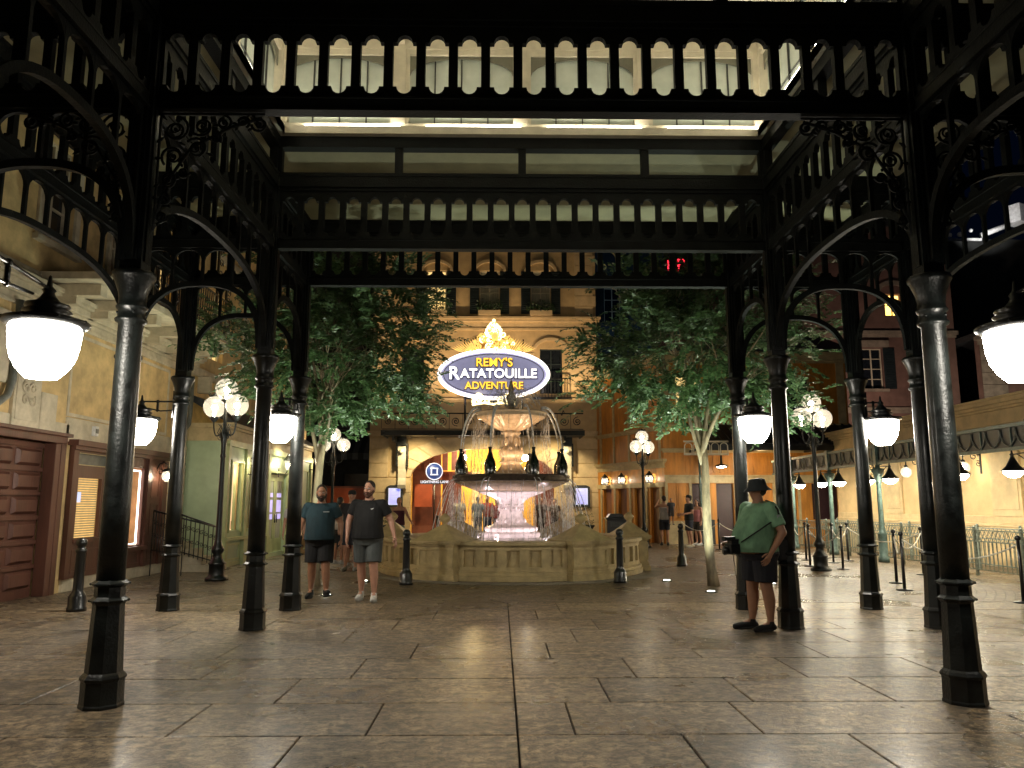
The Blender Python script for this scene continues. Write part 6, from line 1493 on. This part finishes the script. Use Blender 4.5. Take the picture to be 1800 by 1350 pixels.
        so = MB(); c = (hl+tp)/2; an_ = math.atan2(d.y, d.x); pitch = math.atan2(tp.z-hl.z, (tp-hl).length); 
        so.lathe([(.06, -.012), (.062, .004), (.055, .01)], 20, ex=2.25, ey=.85); so.xf(Matrix.Translation((c.x, c.y, max(.013, c.z-.038))) @ Matrix.Rotation(an_, 4, 'Z') @ Matrix.Rotation(-pitch, 4, 'Y')); so.build('sole', cloth((.5, .5, .48)) if max(shoes) > .3 or shoes == (.02, .02, .02) else cloth((.03, .03, .03)), r)
    return r
# walkers (facing the camera)
p = person('stocky bearded man in dark teal tee and black shorts walking toward the camera', (-2.92, 12.75), R(4), 1.80, 1.36, 'tan', 'brown', 'short', 'brown', (.008, .030, .040), 'tee', (.008, .008, .009), 'shorts', (.012, .012, .012), head=(8, 4, 0), belly=.035,
       arms={1: [(.31, .03, 1.15), (.33, -.06, .90)], -1: [(-.31, .03, 1.15), (-.34, .0, .89)]}, legs={1: [(.115, -.10, .50), (.14, -.14, .12), (.2, -.31, .12)], -1: [(-.11, .0, .50), (-.13, .10, .10), (-.15, -.09, .035)]}, vox=.009)
mb = MB(); mb.box(.06, .15, -.168, -.120, 1.33, 1.341); mb.build('chest_mark', cloth((.4, .42, .42)), p)
mb = MB(); mb.cbox(.30, -.02, .86, .05, .16, .22, 0); mb.build('dark_pouch', cloth((.01, .01, .01)), p)
p = person('tall bearded man in black polo and grey shorts with white shoes walking', (-2.10, 12.5), R(-6), 1.86, 1.32, 'fair', 'brown', 'short', 'auburn', (.003, .003, .0035), 'polo', (.075, .085, .085), 'shorts', (.62, .60, .56), head=(-10, 0, 0), belly=.025,
       arms={1: [(.33, .06, 1.16), (.41, -.02, .92)], -1: [(-.30, -.02, 1.15), (-.28, -.14, .92)]}, legs={1: [(.11, -.06, .50), (.13, -.06, .085), (.165, -.25, .04)], -1: [(-.10, .02, .50), (-.10, .06, .10), (-.10, -.13, .035)]}, vox=.009)
mb = MB(); mb.tube([(.07, -.150, 1.34), (.085, -.155, 1.335), (.115, -.150, 1.35)], [.004, .010, .002], 5); mb.build('chest_mark', M['whitepaint'], p)
# leaning man in the green shirt, seen from the side, facing left
q = person('big man in green short sleeved shirt and bucket hat leaning against the inner right column', (3.17, 9.55), R(-68), 1.80, 1.48, 'tan', 'brown', 'short', None, (.17, .33, .20), 'shirt', (.008, .008, .014), 'shorts', (.008, .008, .008), head=(-30, 4, 0), lean=.03, belly=.085, hat=('bucket', (.022, .03, .036)),
       arms={1: [(.335, .06, 1.13), (.32, -.10, .90)], -1: [(-.32, .02, 1.13), (-.22, -.30, 1.0)]}, legs={1: [(.11, -.01, .50), (.12, .02, .085), (.13, -.18, .03)], -1: [(-.11, -.03, .50), (-.13, -.04, .085), (-.16, -.24, .03)]}, vox=.010)
mb = MB(); mb.tube([(.27, .10, 1.32), (.275, -.02, 1.26), (.255, -.16, 1.18), (.20, -.27, 1.10), (.1, -.34, 1.02)], .014, 6, sq=.5); mb.tube([(-.17, .02, 1.48), (-.2, .14, 1.36), (-.1, .22, 1.15), (.1, .20, .95)], .018, 6, sq=.5); mb.build('bag_straps', cloth((.008, .008, .008)), q)
mb = MB(); mb.cbox(.333, .03, 1.30, .02, .06, .07); mb.build('sleeve_patch', cloth((.3, .33, .34)), q); mb = MB(); mb.cbox(.345, .035, 1.235, .02, .07, .03); mb.tube([(.13, .03, 1.50), (.24, .02, 1.475), (.32, .03, 1.40), (.335, .03, 1.34)], .016, 6, sq=.6); mb.build('sleeve_band', cloth((.01, .012, .012)), q)
mb = MB(); mb.cbox(.0, .27, .92, .26, .16, .26); mb.build('hip_bag', cloth((.01, .01, .012)), q, bevel=.03)
cm = thing('camera_bag', 'dark camera and pouch hanging at the belly of the man in the green shirt', 'camera', (2.80, 9.40, 0))
mb = MB(); mb.cbox(-.0, 0, .96, .13, .13, .12, .3); mb.lathe([(.05, 0), (.055, .05), (.045, .06)], 14, mt=Matrix.Translation((-.06, 0, .94)) @ Matrix.Rotation(-PI/2, 4, 'Y')); mb.build('camera_body', M['black'], cm, bevel=.015)
mb = MB(); mb.cbox(-.04, .02, 1.08, .14, .09, .05, .2); mb.cbox(0.02, .02, 1.04, .1, .1, .07, .2); mb.tube([(.0, 0, .94), (.02, 0, .7), (.05, 0, .5), (.03, 0, .46)], .005, 5); mb.build('strap_and_cable', M['black'], cm, bevel=.01)
# people behind the walkers
person('woman with long dark hair half hidden by the left inner column', (-4.62, 17.6), R(10), 1.66, .95, 'fair', 'black', 'long', None, (.5, .5, .5), 'tee', (.02, .02, .03), 'shorts', (.4, .4, .4), female=True, head=(-20, 0, 0), vox=.014)
person('man in black cap looking over the shoulder of the man in the black polo', (-3.40, 17.9), R(0), 1.80, 1.05, 'fair', 'brown', 'short', None, (.02, .02, .025), 'tee', (.03, .03, .04), 'shorts', (.3, .3, .3), hat=('cap', (.01, .01, .012)), vox=.014)
person('woman in black and white patterned top behind and between the two walkers', (-4.05, 19.8), R(150), 1.66, .95, 'tan', 'black', 'short', None, (.32, .31, .30), 'tank', (.02, .02, .02), 'shorts', (.5, .5, .5), female=True, vox=.014, arms={1: [(.30, -.08, 1.25), (.20, -.25, 1.38)], -1: [(-.26, .02, 1.14), (-.28, -.04, .9)]})
person('bare armed child walking between the legs of the two walkers', (-3.62, 19.2), R(170), 1.32, .95, 'tan', 'brown', 'short', None, (.16, .14, .13), 'tank', (.16, .03, .03), 'shorts', (.5, .5, .5), vox=.014)
# behind the fountain
person('blond woman in maroon tank top behind the left fountain bollard', (-3.05, 23.6), R(-12), 1.68, 1.0, 'fair', 'blond', 'tail', None, (.07, .012, .03), 'tank', (.16, .26, .26), 'shorts', (.4, .4, .4), female=True, head=(25, 0, 0), vox=.014, arms={1: [(.30, .0, 1.16), (.46, -.12, .98)], -1: [(-.24, .05, 1.15), (-.2, -.12, 1.0)]})
person('person in white shirt standing left in the arched entrance', (-1.72, 33.0), R(0), 1.8, 1.1, 'fair', 'brown', 'short', None, (.65, .58, .42), 'shirt', (.3, .28, .25), 'trousers', (.1, .1, .1), vox=.018)
person('man in light blue shirt seen from behind in the entrance', (-.95, 33.4), R(170), 1.78, 1.05, 'tan', 'black', 'short', None, (.14, .20, .26), 'shirt', (.08, .11, .15), 'trousers', (.1, .1, .1), vox=.018)
person('man in red polo in the middle of the entrance group', (-.55, 33.6), R(-10), 1.82, 1.05, 'fair', 'brown', 'short', None, (.38, .05, .03), 'polo', (.03, .05, .12), 'trousers', (.1, .1, .1), vox=.018)
person('man in dark red shirt right in the entrance group', (-.14, 33.5), R(30), 1.70, 1.0, 'tan', 'black', 'short', None, (.26, .03, .03), 'tee', (.02, .03, .06), 'trousers', (.1, .1, .1), vox=.018)
person('person in dark clothes behind the water right of the fountain pedestal', (1.75, 33.2), R(20), 1.75, 1.1, 'tan', 'brown', 'short', None, (.05, .03, .03), 'shirt', (.03, .025, .02), 'trousers', (.05, .05, .05), vox=.018)
person('second dark clothed person farther right behind the falling water', (2.35, 33.4), R(-30), 1.7, 1.05, 'fair', 'brown', 'short', None, (.07, .05, .04), 'shirt', (.03, .025, .02), 'trousers', (.05, .05, .05), vox=.018)
# couple by the ticket building
person('man from behind in grey and red tank top holding a child on his shoulder', (5.98, 28.3), R(175), 1.78, 1.08, 'tan', 'brown', 'short', None, (.30, .27, .25), 'tank', (.012, .012, .02), 'shorts', (.03, .03, .03), vox=.016, head=(20, 10, 0), arms={1: [(.30, -.1, 1.34), (.18, -.22, 1.55)], -1: [(-.28, .0, 1.18), (-.2, -.2, 1.2)]})
ch = person('small dark haired child carried against the chest of the man in the tank top', (6.20, 28.1), R(0), .95, 1.0, 'tan', 'black', 'short', None, (.05, .05, .06), 'tee', (.06, .05, .05), 'shorts', (.2, .2, .2), vox=.016); ch.location.z = .74
person('man in black cap and black shirt standing in profile by the ticket building', (6.62, 27.2), R(-80), 1.80, 1.05, 'fair', 'brown', 'short', None, (.012, .016, .018), 'tee', (.03, .035, .06), 'shorts', (.45, .4, .3), hat=('cap', (.02, .02, .02)), vox=.016, head=(-10, -8, 0), arms={1: [(.24, .02, 1.16), (.2, -.24, 1.12)], -1: [(-.24, .02, 1.16), (-.2, -.22, 1.1)]})
person('person in pink top just right of the man in the black cap', (7.2, 28.3), R(-60), 1.66, .95, 'fair', 'brown', 'long', None, (.5, .2, .22), 'tank', (.05, .045, .045), 'shorts', (.4, .4, .4), female=True, vox=.016)
